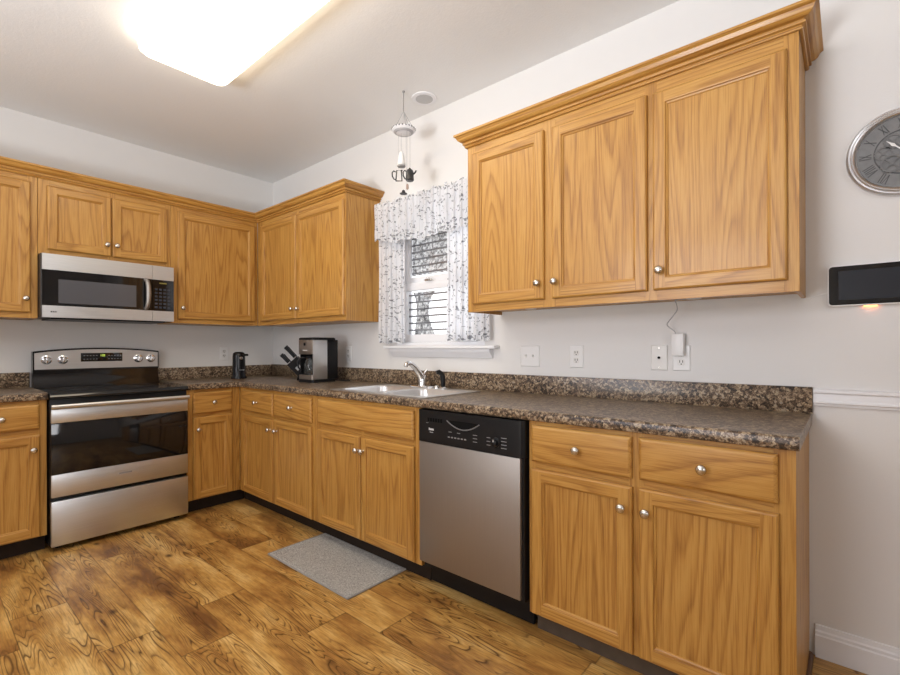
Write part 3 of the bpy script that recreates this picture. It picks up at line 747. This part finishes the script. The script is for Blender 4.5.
m = MB(); m.box(3.0535, 3.0565, -0.6722, -0.6728, 0.796, 0.806); part('dial_pointer', m, WPLAST, dc)
m = MB(); m.box(D0 + 0.012, D1 - 0.008, -0.54, -0.556, 0.015, 0.138); part('toe_panel', m, BLACK, dw)

# ------------------------------------------------------------------ coffee maker, knives, can opener
Z = CT1 + 0.0006
cm = thing('coffee_maker', 'drip coffee maker with brown steel front and glass carafe in the worktop corner', 'coffee maker', 1.13, 0.26, Z)
x0, x1, ya, yb = 1.035, 1.228, -0.362, -0.160
m = MB(); m.loft([rr(x0, x1 + 0.006, ya - 0.004, yb, 0.02, Z), rr(x0, x1 + 0.006, ya - 0.004, yb, 0.02, Z + 0.022)]); part('base', m, BPLAST, cm)
m = MB(); m.loft([rr(x0 + 0.004, x1 - 0.010, ya, yb, 0.010, Z + 0.0225), rr(x0 + 0.004, x1 - 0.010, ya, yb, 0.010, Z + 0.055)]); part('lower_front', m, TAUPE, cm)
m = MB(); m.box(x0 + 0.006, x1 - 0.0095, -0.245, yb, Z + 0.0555, Z + 0.208, 0, 0.004); part('water_tank', m, BPLAST, cm)
m = MB(); m.box(x0 + 0.005, x0 + 0.0125, ya + 0.012, -0.246, Z + 0.0555, Z + 0.208, 0, 0.002); part('left_panel', m, BPLAST, cm)
m = MB(); m.box(x1 - 0.009, x1, ya + 0.004, -0.235, Z + 0.0228, Z + 0.318, 0, 0.003); m.box(x1 - 0.0085, x1 + 0.001, -0.234, yb + 0.018, Z + 0.0228, Z + 0.318, 1, 0.003)
part('side_panel', m, [STEEL_H, BPLAST], cm)
m = MB(); m.box(x0 + 0.004, x1 - 0.0095, ya, yb, Z + 0.2085, Z + 0.318, 0, 0.004); tb = part('brew_head', m, TAUPE, cm)
m = MB(); m.lathe([(0.011, 0), (0.011, 0.004), (0.007, 0.005)], (1.122, ya - 0.0003, Z + 0.285), '-y', 16); part('power_button', m, BPLAST, tb)
m = MB(); m.box(1.095, 1.155, ya - 0.0002, ya - 0.0010, Z + 0.236, Z + 0.242); part('maker_badge', m, WPLAST, tb)
m = MB(); m.loft([rr(x0 + 0.002, x1 + 0.010, ya - 0.004, yb - 0.002, 0.02, Z + 0.3185), rr(x0 + 0.002, x1 + 0.010, ya - 0.004, yb - 0.002, 0.02, Z + 0.330), rr(x0 + 0.010, x1 + 0.002, ya + 0.004, yb - 0.010, 0.018, Z + 0.335)]); part('lid', m, BPLAST, cm)
ca = MB(); cz = Z + 0.0560
ca.lathe([(0.050, 0.001), (0.054, 0.010), (0.055, 0.045), (0.052, 0.080), (0.042, 0.108), (0.036, 0.122)], (1.120, -0.304, cz), 'z', 24, cap=False)
cf = part('carafe', ca, GLASSCLR, cm)
m = MB(); m.lathe([(0.050, 0.0), (0.0535, 0.010), (0.0545, 0.030), (0.03, 0.0305)], (1.120, -0.304, cz + 0.001), 'z', 24); part('coffee', m, plain('coffee_black', (0.01, 0.006, 0.004), 0.1), cf)
m = MB(); m.lathe([(0.038, 0), (0.040, 0.008), (0.036, 0.016), (0.02, 0.019)], (1.120, -0.304, cz + 0.1222), 'z', 22); part('carafe_lid', m, BPLAST, cf)
m = MB(); m.tube([(1.085, -0.330, cz + 0.126), (1.066, -0.358, cz + 0.124), (1.052, -0.378, cz + 0.100), (1.054, -0.374, cz + 0.055), (1.068, -0.356, cz + 0.030)], 0.007, 8); part('carafe_handle', m, BPLAST, cf)
m = MB(); m.tube([(1.20, -0.158, Z + 0.015), (1.25, -0.120, Z + 0.006), (1.285, -0.115, Z + 0.006), (1.30, -0.085, Z + 0.006), (1.26, -0.060, Z + 0.006)], 0.0045, 8); part('power_cord', m, BPLAST, cm)

kb = thing('knife_block', 'black slanted knife block behind the coffee maker in the corner', 'knife block', 0.86, 0.19, Z)
ax = Vector((-0.42, -0.52, 0.74)).normalized()             # the knives lean out to the front left
side = Vector((0.78, -0.63, 0)).normalized(); nrm = ax.cross(side).normalized()
base = Vector((0.90, -0.165, Z))
def kp(a, s, n): return base + ax * a + side * s + nrm * n
m = MB()
hw = 0.055
def blk(a0, a1, n0, n1):
    return [kp(a0, -hw, n0), kp(a0, hw, n0), kp(a0, hw, n1), kp(a0, -hw, n1)], [kp(a1, -hw, n0), kp(a1, hw, n0), kp(a1, hw, n1), kp(a1, -hw, n1)]
r0, r1 = blk(0.09, 0.21, -0.05, 0.05)
foot = [Vector((p.x, p.y, Z)) for p in (kp(0.10, -hw, -0.05), kp(0.10, hw, -0.05), kp(0.06, hw, 0.05), kp(0.06, -hw, 0.05))]
m.loft([foot, r0, r1]); part('block', m, plain('black_wood', (0.009, 0.008, 0.008), 0.45, spec=0.12), kb)
m = MB(); c0 = kp(0.15, hw + 0.0004, 0.0)
m.loft([[kp(0.12, hw + 0.0005, -0.02), kp(0.15, hw + 0.0005, -0.02), kp(0.15, hw + 0.0005, 0.02), kp(0.12, hw + 0.0005, 0.02)], [kp(0.12, hw + 0.002, -0.02), kp(0.15, hw + 0.002, -0.02), kp(0.15, hw + 0.002, 0.02), kp(0.12, hw + 0.002, 0.02)]]); part('badge', m, plain('dull_badge', (0.35, 0.35, 0.36), 0.5), kb)
KH = plain('knife_handle_black', (0.008, 0.008, 0.009), 0.4, spec=0.15)
for (s, n, ln) in ((-0.036, 0.034, 0.105), (0.0, 0.036, 0.12), (0.036, 0.034, 0.115), (-0.036, -0.030, 0.085), (0.0, -0.032, 0.095), (0.036, -0.030, 0.09)):
    b0 = kp(0.2106, s, n)
    kn = thing('kitchen_knife', 'black-handled knife standing in the slanted knife block', 'knife', b0.x, -b0.y, b0.z, group='knives in the knife block')
    def sec(a, w1, w2): return [kp(a, s - w1, n - w2), kp(a, s + w1, n - w2), kp(a, s + w1, n + w2), kp(a, s - w1, n + w2)]
    m = MB(); m.loft([sec(0.211, 0.008, 0.011), sec(0.217, 0.008, 0.011)]); part('bolster', m, CHROME, kn)
    m = MB(); m.loft([sec(0.2175, 0.008, 0.011), sec(0.24, 0.009, 0.012), sec(0.211 + ln * 0.6, 0.0085, 0.0115), sec(0.211 + ln, 0.009, 0.014)]); part('handle', m, KH, kn)

co = thing('can_opener', 'upright glossy black electric can opener beside the left wall outlet', 'can opener', 0.285, 0.465, Z)
def egg(a, b, z, n=24, fx=0.0): return [Vector((0.285 + a * math.cos(2 * math.pi * k / n) * 0.8 + b * math.sin(2 * math.pi * k / n) * 0.6 * 0, -0.465 + b * math.sin(2 * math.pi * k / n), z)) for k in range(n)]
m = MB(); m.loft([egg(0.072, 0.062, Z), egg(0.072, 0.062, Z + 0.012), egg(0.064, 0.054, Z + 0.025), egg(0.060, 0.051, Z + 0.12), egg(0.058, 0.050, Z + 0.19), egg(0.054, 0.046, Z + 0.213), egg(0.035, 0.030, Z + 0.225)]); part('body', m, plain('glossy_black', (0.009, 0.009, 0.011), 0.2, spec=0.35), co, sharp=60)
m = MB(); m.box(0.318, 0.352, -0.455, -0.415, Z + 0.190, Z + 0.208, 0, 0.004); part('cutting_lever', m, BPLAST, co)
m = MB(); m.lathe([(0.013, 0), (0.013, 0.008), (0.008, 0.010)], (0.331, -0.470, Z + 0.172), 'x', 14); part('drive_wheel', m, CHROME, co)
m = MB(); m.box(0.329, 0.3345, -0.485, -0.442, Z + 0.070, Z + 0.075); part('badge', m, GREYPRINT, co)

# ------------------------------------------------------------------ plates on the walls
def plate(u, z, wd, label, kind, wall='S', mt=None, ht=0.117, cat='outlet'):
    t = thing({'duplex': 'wall_outlet', 'switch': 'light_switch', 'jack': 'cable_jack', 'blank': 'wall_outlet'}[kind], label, cat, u, 0.0, z, wall)
    m = MB()
    rs = []
    for i, y in ((0, -0.0006), (0, -0.003), (0.003, -0.006)):
        rs.append([Vector((u - wd / 2 + i, y, z - ht / 2 + i)), Vector((u + wd / 2 - i, y, z - ht / 2 + i)), Vector((u + wd / 2 - i, y, z + ht / 2 - i)), Vector((u - wd / 2 + i, y, z + ht / 2 - i))])
    m.loft(rs); part('cover_plate', m, mt or WPLAST, t)
    if kind == 'duplex':
        for dz in (-0.0195, 0.0195):
            m = MB(); m.loft([rr(u - 0.016, u + 0.016, z + dz - 0.0145, z + dz + 0.0145, 0.009, 0, 4)])if False else None
            m = MB(); pts = [(u + p.x, z + dz + p.y) for p in rr(-0.0165, 0.0165, -0.0145, 0.0145, 0.009, 0, 4)]
            m.prism(pts, lambda a, b: (a, -0.0062, b), lambda a, b: (a, -0.0074, b)); rc = part('receptacle', m, IVORY, t)
            m = MB(); m.box(u - 0.0078, u - 0.0048, -0.0075, -0.0079, z + dz - 0.002, z + dz + 0.009); m.box(u + 0.0048, u + 0.0078, -0.0075, -0.0079, z + dz - 0.002, z + dz + 0.009); m.lathe([(0.003, 0), (0.003, 0.0004)], (u, -0.0075, z + dz - 0.0085), '-y', 10); part('slot', m, SLOT, rc)
    elif kind == 'switch':
        for du in (-0.023, 0.023):
            m = MB(); m.box(u + du - 0.0045, u + du + 0.0045, -0.0062, -0.0066, z - 0.012, z + 0.012, 0)
            m.prism([(-0.0066, z - 0.004), (-0.017, z + 0.004), (-0.017, z + 0.009), (-0.0066, z + 0.008)], lambda a, b: (u + du - 0.0035, a, b), lambda a, b: (u + du + 0.0035, a, b)); part('toggle', m, IVORY, t)
    elif kind == 'jack':
        m = MB(); m.lathe([(0.006, 0), (0.006, 0.006), (0.003, 0.007)], (u, -0.0062, z), '-y', 12); part('coax_socket', m, SLOT, t)
        m = MB()
        for dz in (-0.045, 0.045): m.lathe([(0.003, 0), (0.003, 0.001)], (u, -0.0061, z + dz), '-y', 8)
        part('screw', m, NICKEL, t)
    return t
plate(2.838, 1.150, 0.122, 'white double toggle switch plate just right of the window', 'switch', cat='switch')
plate(3.120, 1.150, 0.076, 'white outlet on the window wall under the big cabinet, nothing plugged in', 'duplex')
plate(3.534, 1.150, 0.074, 'white plate with a single coaxial socket left of the plugged-in adapter', 'jack', cat='socket', mt=IVORY)
plate(3.630, 1.150, 0.074, 'white outlet with a white adapter plugged into its upper socket', 'duplex')
plate(-0.466, 1.150, 0.072, 'white outlet on the left wall behind the can opener', 'duplex', 'R')
plate(1.180, 1.153, 0.072, 'white outlet behind and right of the coffee maker', 'duplex')
ad = thing('power_adapter', 'white plug-in power adapter with a cord going up to the cabinet', 'adapter', 3.619, 0.03, 1.159)
m = MB(); m.box(3.598, 3.648, -0.0085, -0.042, 1.160, 1.260, 0, 0.003); part('case', m, WPLAST, ad)
m = MB()
cp_ = [(3.612, -0.030, 1.259), (3.608, -0.034, 1.272), (3.590, -0.050, 1.290), (3.588, -0.07, 1.305), (3.62, -0.10, 1.335), (3.645, -0.13, 1.360), (3.650, -0.16, 1.385), (3.655, -0.19, 1.3965), (3.70, -0.215, 1.3975)]
def smooth(pts, k=6):
    P = [Vector(p) for p in pts]; out = []
    for i in range(len(P) - 1):
        p0, p1, p2, p3 = P[max(i - 1, 0)], P[i], P[i + 1], P[min(i + 2, len(P) - 1)]
        for j in range(k):
            t = j / k; out.append(0.5 * ((2 * p1) + (p2 - p0) * t + (2 * p0 - 5 * p1 + 4 * p2 - p3) * t * t + (3 * p1 - p0 - 3 * p2 + p3) * t ** 3))
    return out + [P[-1]]
m.tube(smooth(cp_), 0.0022, 6); part('cord', m, plain('grey_cord', (0.42, 0.41, 0.42), 0.5), ad)
for ux, lb in ((3.735, 'small white light puck under the right half of the big cabinet'), (2.985, 'small white light puck under the left half of the big cabinet')):
    p = thing('light_puck', lb, 'cabinet light', ux, 0.24, 1.395)
    m = MB(); m.lathe([(0.028, 0), (0.030, 0.003), (0.030, 0.010), (0.026, 0.0145)], (ux, -0.24, 1.394), 'z', 18); part('housing', m, WPLAST, p)
    m = MB(); m.lathe([(0.022, 0), (0.022, 0.0012)], (ux, -0.24, 1.3926), 'z', 18); part('lens', m, IVORY, p)

# ------------------------------------------------------------------ tablet and clock
tb = thing('wall_tablet', 'black smart-home tablet in a white frame mounted on the wall right of the cabinets', 'tablet', 4.275, 0.012, 1.352)
def rrxz(u0, u1, z0, z1, r, y): return [Vector((p.x, y, p.y)) for p in rr(u0, u1, z0, z1, r, 0, 5)]
m = MB(); m.loft([rrxz(4.150, 4.402, 1.354, 1.502, 0.012, -0.001), rrxz(4.147, 4.405, 1.351, 1.505, 0.014, -0.006), rrxz(4.147, 4.405, 1.351, 1.505, 0.014, -0.020), rrxz(4.149, 4.403, 1.353, 1.503, 0.013, -0.023)]); part('frame', m, WPLAST, tb, sharp=50)
m = MB(); m.loft([rrxz(4.152, 4.400, 1.356, 1.500, 0.011, -0.0232), rrxz(4.152, 4.400, 1.356, 1.500, 0.011, -0.0245)]); bz = part('bezel', m, BGLASS, tb, sharp=50)
m = MB(); m.box(4.180, 4.372, -0.0246, -0.0250, 1.374, 1.482); part('screen', m, plain('screen_off', (0.022, 0.026, 0.034), 0.15), bz)
m = MB(); m.box(4.252, 4.288, -0.002, -0.006, 1.3499, 1.3508); part('status_light', m, emit('orange_led', (1.0, 0.22, 0.04), 12.0), tb)
m = MB(); m.tube(smooth([(4.086, -0.004, 1.3885), (4.10, -0.004, 1.392), (4.125, -0.005, 1.400), (4.1465, -0.008, 1.405)]), 0.002, 6); part('cord', m, WPLAST, tb)

ck = thing('wall_clock', 'round grey clock with exposed gears and a wide silver rim', 'clock', 4.357, 0.02, 1.733)
KX, KZ, KR = 4.357, 1.890, 0.155
m = MB(); m.lathe([(KR - 0.004, 0.001), (KR, 0.006), (KR, 0.018), (KR - 0.006, 0.026), (KR - 0.010, 0.024), (KR - 0.015, 0.030), (KR - 0.019, 0.028), (KR - 0.023, 0.031), (KR - 0.027, 0.027), (KR - 0.029, 0.012), (0.02, 0.0115)], (KX, 0, KZ), '-y', 72); part('rim', m, plain('brushed_silver', (0.72, 0.72, 0.73), 0.35, 1.0), ck, sharp=30)
m = MB(); m.lathe([(KR - 0.0295, 0.0122), (KR - 0.0295, 0.0130)], (KX, 0, KZ), '-y', 64); fc = part('dial', m, clock_face_mat(), ck)
DK = plain('clock_dark', (0.075, 0.075, 0.075), 0.5); MG = plain('gear_grey', (0.16, 0.16, 0.16), 0.45)
m = MB()
m.lathe([(0.079, 0.0131), (0.079, 0.0146), (0.075, 0.0146), (0.075, 0.0131)], (KX, 0, KZ), '-y', 48, cap=False); part('chapter_ring', m, DK, fc)
NUM = ['XII', 'I', 'II', 'III', 'IIII', 'V', 'VI', 'VII', 'VIII', 'IX', 'X', 'XI']
m = MB()
for i, tx in enumerate(NUM):
    a = math.radians(90 - 30 * i); rad = Vector((math.cos(a), 0, math.sin(a))); tan = Vector((math.sin(a), 0, -math.cos(a)))
    cc = Vector((KX, -0.0134, KZ)) + rad * 0.101
    wtot = {'I': 0.007, 'V': 0.013, 'X': 0.013}; tot = sum(wtot[c] for c in tx); x = -tot / 2
    def bar(p, q, wd=0.0032):
        P, Q = cc + tan * p[0] + rad * p[1], cc + tan * q[0] + rad * q[1]; pr = Vector((0, -1, 0)).cross((Q - P).normalized()) * wd / 2
        m.loft([[P - pr, P + pr, Q + pr, Q - pr], [v + Vector((0, -0.0009, 0)) for v in (P - pr, P + pr, Q + pr, Q - pr)]])
    for c in tx:
        w2 = wtot[c]; h = 0.017
        if c == 'I': bar((x + w2 / 2, -h), (x + w2 / 2, h))
        elif c == 'V': bar((x + 0.001, h), (x + w2 / 2, -h)); bar((x + w2 - 0.001, h), (x + w2 / 2, -h), 0.002)
        else: bar((x + 0.001, h), (x + w2 - 0.001, -h)); bar((x + w2 - 0.001, h), (x + 0.001, -h), 0.002)
        x += w2
part('numerals', m, DK, fc)
def gear(cx, cz, R, teeth, y):
    m = MB(); out = []
    for k in range(teeth * 4):
        a = 2 * math.pi * k / (teeth * 4); rr_ = R if k % 4 in (0, 1) else R * 0.90
        out.append((rr_ * math.cos(a), rr_ * math.sin(a)))
    n = len(out); inn = [(R * 0.74 * math.cos(2 * math.pi * k / n), R * 0.74 * math.sin(2 * math.pi * k / n)) for k in range(n)]
    V = lambda p, yy: Vector((cx + p[0], yy, cz + p[1]))
    m.loft([[V(p, y) for p in inn], [V(p, y - 0.003) for p in inn], [V(p, y - 0.003) for p in out], [V(p, y) for p in out]], cap0=False, cap1=False)
    m.lathe([(R * 0.2, 0), (R * 0.2, 0.003)], (cx, y, cz), '-y', 14)
    for k in range(4):
        a = math.pi / 4 + math.pi * k / 2; c, s = math.cos(a), math.sin(a); q = R * 0.06
        pts = [(R * 0.15 * c - q * s, R * 0.15 * s + q * c), (R * 0.8 * c - q * s, R * 0.8 * s + q * c), (R * 0.8 * c + q * s, R * 0.8 * s - q * c), (R * 0.15 * c + q * s, R * 0.15 * s - q * c)]
        m.loft([[V(p, y - 0.0003) for p in pts], [V(p, y - 0.0025) for p in pts]])
    return part('gear', m, MG, fc, sharp=30)
gear(KX - 0.052, KZ + 0.002, 0.026, 14, -0.0135); gear(KX - 0.030, KZ - 0.038, 0.034, 18, -0.0170); gear(KX - 0.026, KZ + 0.040, 0.028, 16, -0.0135); gear(KX + 0.028, KZ - 0.030, 0.030, 16, -0.0135); gear(KX + 0.030, KZ + 0.028, 0.034, 18, -0.0170)
def hand(ang, ln, wd, nm):
    a = math.radians(ang); rad = Vector((math.cos(a), 0, math.sin(a))); tan = Vector((math.sin(a), 0, -math.cos(a))); o = Vector((KX, -0.0215, KZ))
    pts = [(-0.02, 0.5), (ln * 0.45, 0.8), (ln * 0.62, 1.9), (ln * 0.78, 0.8), (ln, 0.15)]
    L = [o + rad * r_ + tan * wd * w_ for r_, w_ in pts] + [o + rad * r_ - tan * wd * w_ for r_, w_ in pts[::-1]]
    m = MB(); m.loft([L, [v + Vector((0, -0.0012, 0)) for v in L]]); part(nm, m, WPLAST, fc)
hand(136, 0.062, 0.0028, 'hour_hand'); hand(80, 0.095, 0.0024, 'minute_hand')
m = MB(); m.lathe([(0.007, 0), (0.007, 0.004)], (KX, -0.0208, KZ), '-y', 16); part('hub', m, WPLAST, fc)

# ------------------------------------------------------------------ curtains
def cloth(x0, x1, z0f, z1, y, amp, folds, nx=150, nz=24, ruffle=0.0, gather=1.0, zb=None):
    mb = MB(); rows = []
    ph = random.random() * 6
    for j in range(nz + 1):
        t = j / nz; row = []
        for i in range(nx + 1):
            s = i / nx; x = x0 + (x1 - x0) * s
            zb_ = z0f(s); zt = z1(s)
            z = zb_ + (zt - zb_) * t
            a = amp * (0.55 + 0.45 * (1 - t))
            f = math.sin(2 * math.pi * folds * s + ph) + 0.35 * math.sin(2 * math.pi * folds * 2.3 * s + 1.7 * ph) + 0.2 * math.sin(9 * t + 5 * s)
            row.append(Vector((x + 0.006 * math.sin(2 * math.pi * folds * s * 2), y - a * f, z)))
        rows.append(row)
    mb.loft(rows, closed=False)
    return mb
def curtain(name, label, mb, mat, u, z, cat):
    o = single(name, mb, mat, label, cat, (u, -0.05, z), recalc=False, sharp=180)
    return o
curtain('curtain', 'white sprigged curtain hanging on the left side of the window', cloth(1.600, 1.872, lambda s: 1.232 + 0.006 * math.sin(14 * s), lambda s: 2.14, -0.040, 0.013, 5), curtain_mat('sprigged_voile_left', 0.0), 1.74, 1.228, 'curtain')
curtain('curtain', 'white sprigged curtain hanging on the right side of the window', cloth(2.262, 2.592, lambda s: 1.240 + 0.006 * math.sin(14 * s), lambda s: 2.14, -0.040, 0.013, 6), curtain_mat('sprigged_voile_right', 0.0), 2.40, 1.236, 'curtain')
def vbot(s): return 1.925 + 0.045 * (2 * abs(s - 0.5)) ** 2 + 0.010 * math.sin(23 * s) + 0.006 * math.sin(51 * s)
def vtop(s): return 2.232 + 0.006 * math.sin(57 * s) + 0.006 * math.sin(131 * s + 1)
curtain('window_valance', 'white sprigged valance with a ruffled grey heading across the window top', cloth(1.590, 2.612, vbot, vtop, -0.085, 0.012, 17, 220, 20), curtain_mat('sprigged_valance', 0.01, 0.272), 2.10, 1.925, 'valance')
m = MB(); m.tube([(1.595, -0.0605, 2.175), (2.608, -0.0605, 2.175)], 0.0055, 10)
for xx in (1.597, 2.606): m.tube([(xx, -0.0005, 2.175), (xx, -0.0605, 2.175)], 0.005, 8)
single('curtain_rod', m, TRIM, 'thin white curtain rod hidden in the valance heading', 'curtain rod', (2.1, -0.06, 2.17))

# ------------------------------------------------------------------ ceiling things
lf = thing('ceiling_light', 'long fluorescent ceiling light with a rounded cream diffuser', 'ceiling light', 2.09, 1.315, 2.69)
fx0, fx1, fy0, fy1 = 1.462, 2.730, -1.535, -1.098
m = MB(); m.loft([rr(fx0 + 0.02, fx1 - 0.02, fy0 + 0.02, fy1 - 0.02, 0.03, H - 0.0005), rr(fx0 + 0.02, fx1 - 0.02, fy0 + 0.02, fy1 - 0.02, 0.03, H - 0.020)]); part('housing', m, TRIM, lf)
m = MB()
m.loft([rr(fx0, fx1, fy0, fy1, 0.05, H - 0.0205), rr(fx0 - 0.004, fx1 + 0.004, fy0 - 0.004, fy1 + 0.004, 0.054, H - 0.045), rr(fx0, fx1, fy0, fy1, 0.05, H - 0.070), rr(fx0 + 0.015, fx1 - 0.015, fy0 + 0.015, fy1 - 0.015, 0.045, H - 0.086), rr(fx0 + 0.05, fx1 - 0.05, fy0 + 0.05, fy1 - 0.05, 0.03, H - 0.094)])
dfm = NT('lit_diffuser'); dfm.set((0.85, 0.80, 0.70), 0.5)
dfm.p.inputs['Emission Color'].default_value = (1.0, 0.86, 0.66, 1); dfm.p.inputs['Emission Strength'].default_value = FIXTURE
part('diffuser', m, dfm.m, lf, sharp=60)
dl = thing('recessed_light', 'small round recessed can light in the ceiling beside the wind chime', 'ceiling light', 2.166, 0.157, H - 0.01)
m = MB(); m.lathe([(0.055, 0.0075), (0.060, 0.0085), (0.078, 0.005), (0.080, 0.0)], (2.166, -0.157, H - 0.0005), '-z', 36, cap=False); part('trim_ring', m, TRIM, dl)
m = MB(); m.lathe([(0.0548, 0.0075), (0.050, 0.002), (0.03, 0.0012)], (2.166, -0.157, H - 0.0005), '-z', 30); part('baffle', m, plain('baffle_grey', (0.52, 0.52, 0.52), 0.6), dl)

wc = thing('wind_chime', 'hanging wind chime of small teapots below a patterned white saucer by the window', 'wind chime', 2.12, 0.30, 2.15)
m = MB(); m.tube([(2.125, -0.3, H - 0.001), (2.125, -0.3, 2.655)], 0.0035, 8); m.lathe([(0.008, 0), (0.006, 0.01)], (2.125, -0.3, H - 0.0006), '-z', 10)
part('hanging_cord', m, plain('grey_twine', (0.30, 0.29, 0.28), 0.8), wc)
TW = plain('thin_wire', (0.35, 0.35, 0.36), 0.4)
m = MB()
for a in (90, 210, 330, 30): m.tube([(2.125, -0.3, 2.658), (2.125 + 0.06 * math.cos(math.radians(a)), -0.3 + 0.06 * math.sin(math.radians(a)), 2.552)], 0.0016, 6)
part('support_wire', m, TW, wc)
m = MB(); m.lathe([(0.060, 0), (0.072, 0.006), (0.073, 0.012), (0.066, 0.020), (0.050, 0.030), (0.030, 0.036)], (2.125, -0.3, 2.553), '-z', 40); sr = part('saucer', m, plain('white_china', (0.80, 0.80, 0.82), 0.3), wc)
m = MB()
for k in range(22):
    a = 2 * math.pi * k / 22; m.ellipsoid((2.125 + 0.0705 * math.cos(a), -0.3 + 0.0705 * math.sin(a), 2.545), 0.005, 0.005, 0.0055, 0, 6)
part('rim_dots', m, plain('slate_dots', (0.07, 0.075, 0.09), 0.4), sr)
m = MB(); m.lathe([(0.0615, 0.0225), (0.060, 0.0255), (0.050, 0.0312), (0.046, 0.0318)], (2.125, -0.3, 2.5525), '-z', 40, cap=False); part('saucer_band', m, plain('grey_band', (0.45, 0.45, 0.47), 0.4), sr)
m = MB()
for dx, dy, zb in ((-0.045, 0.0, 2.30), (0.035, 0.02, 2.29), (0.0, -0.02, 2.40), (-0.01, 0.03, 2.18), (0.045, -0.015, 2.19)): m.tube([(2.125 + dx, -0.3 + dy, 2.52), (2.125 + dx, -0.3 + dy, zb)], 0.001, 5)
part('string', m, TW, wc)
m = MB(); m.lathe([(0.004, 0.085), (0.012, 0.078), (0.018, 0.055), (0.022, 0.02), (0.026, 0.004), (0.023, 0.0), (0.004, 0.002)], (2.125, -0.32, 2.318), 'z', 20); part('bell', m, plain('frosted_white', (0.82, 0.82, 0.80), 0.35), wc)
m = MB(); m.lathe([(0.024, 0), (0.026, 0.004), (0.024, 0.008)], (2.125, -0.32, 2.309), 'z', 18); part('bell_ring', m, plain('grey_bell_ring', (0.35, 0.34, 0.33), 0.4), wc)
PEWTER = plain('dark_pewter', (0.055, 0.055, 0.055), 0.35, 0.6)
def teapot(cx, cy, cz, mt, solid):
    ax = rt  # handle to the left, spout to the right as it hangs
    m = MB()
    P = lambda a, z: Vector((cx, cy, cz)) + ax * a + Vector((0, 0, z))
    if solid:
        m.lathe([(0.022, -0.036), (0.026, -0.030), (0.022, 0.022), (0.018, 0.030), (0.008, 0.036), (0.005, 0.043)], (cx, cy, cz), 'z', 18)
        m.tube([P(0.021, 0.006), P(0.033, 0.016), P(0.039, 0.028)], [0.007, 0.005, 0.004], 8)
    else:
        m.tube([P(-0.018, -0.034), P(0.020, -0.034), P(0.016, 0.032), P(-0.012, 0.032), P(-0.018, -0.034)], 0.0042, 8)
        m.tube([P(0.014, 0.022), P(0.022, 0.034)], 0.004, 6)
    m.tube([P(-0.018, 0.022), P(-0.032, 0.028), P(-0.041, 0.018), P(-0.040, -0.004), P(-0.030, -0.022), P(-0.019, -0.026)], 0.0042, 8)
    return part('teapot_charm', m, mt, wc)
teapot(2.086, -0.305, 2.270, PEWTER, False); teapot(2.170, -0.292, 2.256, PEWTER, True)
m = MB(); m.lathe([(0.022, 0.0), (0.024, 0.004), (0.012, 0.010), (0.009, 0.022), (0.004, 0.026)], (2.112, -0.29, 2.152), 'z', 16); part('cup_charm', m, PEWTER, wc)
m = MB(); m.lathe([(0.003, 0), (0.009, 0.010), (0.008, 0.028), (0.003, 0.036)], (2.172, -0.315, 2.160), 'z', 12); part('bead_charm', m, plain('pinkish_clay', (0.40, 0.30, 0.25), 0.6), wc)

# ------------------------------------------------------------------ rug
rg = thing('floor_mat', 'grey rectangular mat lying on the wood floor in front of the sink cabinet', 'mat', 2.02, 0.745, 0.0)
m = MB()
nx, ny = 90, 48
gx0, gx1, gy0, gy1 = 1.650, 2.394, -0.935, -0.552
def rz(x, y, e): return 0.0095 + 0.0016 * math.sin(61 * x + 13 * y) * math.sin(47 * y) + random.uniform(-0.0012, 0.0012) - (0.0035 if e else 0)
grid = [[m.b.verts.new((gx0 + (gx1 - gx0) * i / nx + random.uniform(-.001, .001), gy0 + (gy1 - gy0) * j / ny + random.uniform(-.001, .001), rz(gx0 + (gx1 - gx0) * i / nx, gy0 + (gy1 - gy0) * j / ny, i in (0, nx) or j in (0, ny)))) for j in range(ny + 1)] for i in range(nx + 1)]
for i in range(nx):
    for j in range(ny): m.b.faces.new((grid[i][j], grid[i + 1][j], grid[i + 1][j + 1], grid[i][j + 1]))
edge = [grid[i][0] for i in range(nx + 1)] + [grid[nx][j] for j in range(1, ny + 1)] + [grid[i][ny] for i in range(nx - 1, -1, -1)] + [grid[0][j] for j in range(ny - 1, 0, -1)]
low_ = [m.b.verts.new((v.co.x, v.co.y, 0.0012)) for v in edge]
for k in range(len(edge)): q = (k + 1) % len(edge); m.b.faces.new((edge[k], low_[k], low_[q], edge[q]))
part('pile', m, rug_mat(), rg, sharp=80)
m = MB()
for a, b in (((gx0, gy0), (gx1, gy0)), ((gx1, gy0), (gx1, gy1)), ((gx0, gy1), (gx1, gy1)), ((gx0, gy0), (gx0, gy1))):
    m.tube([(a[0], a[1], 0.0058), (b[0], b[1], 0.0058)], 0.0045, 6)
part('hem', m, plain('hem_grey', (0.34, 0.33, 0.315), 0.9), rg)

# ------------------------------------------------------------------ repeats share a group
GROUPS = {'base_cabinet': 'oak base cabinets under the worktop', 'wall_cabinet': 'oak wall cabinets', 'wall_outlet': 'outlets above the worktop',
          'curtain': 'sprigged curtains at the window', 'light_puck': 'light pucks under the big cabinet', 'worktop': 'speckled worktops'}
for o in list(C.objects):
    st = o.name.split('.')[0]
    if o.parent is None and st in GROUPS: o['group'] = GROUPS[st]
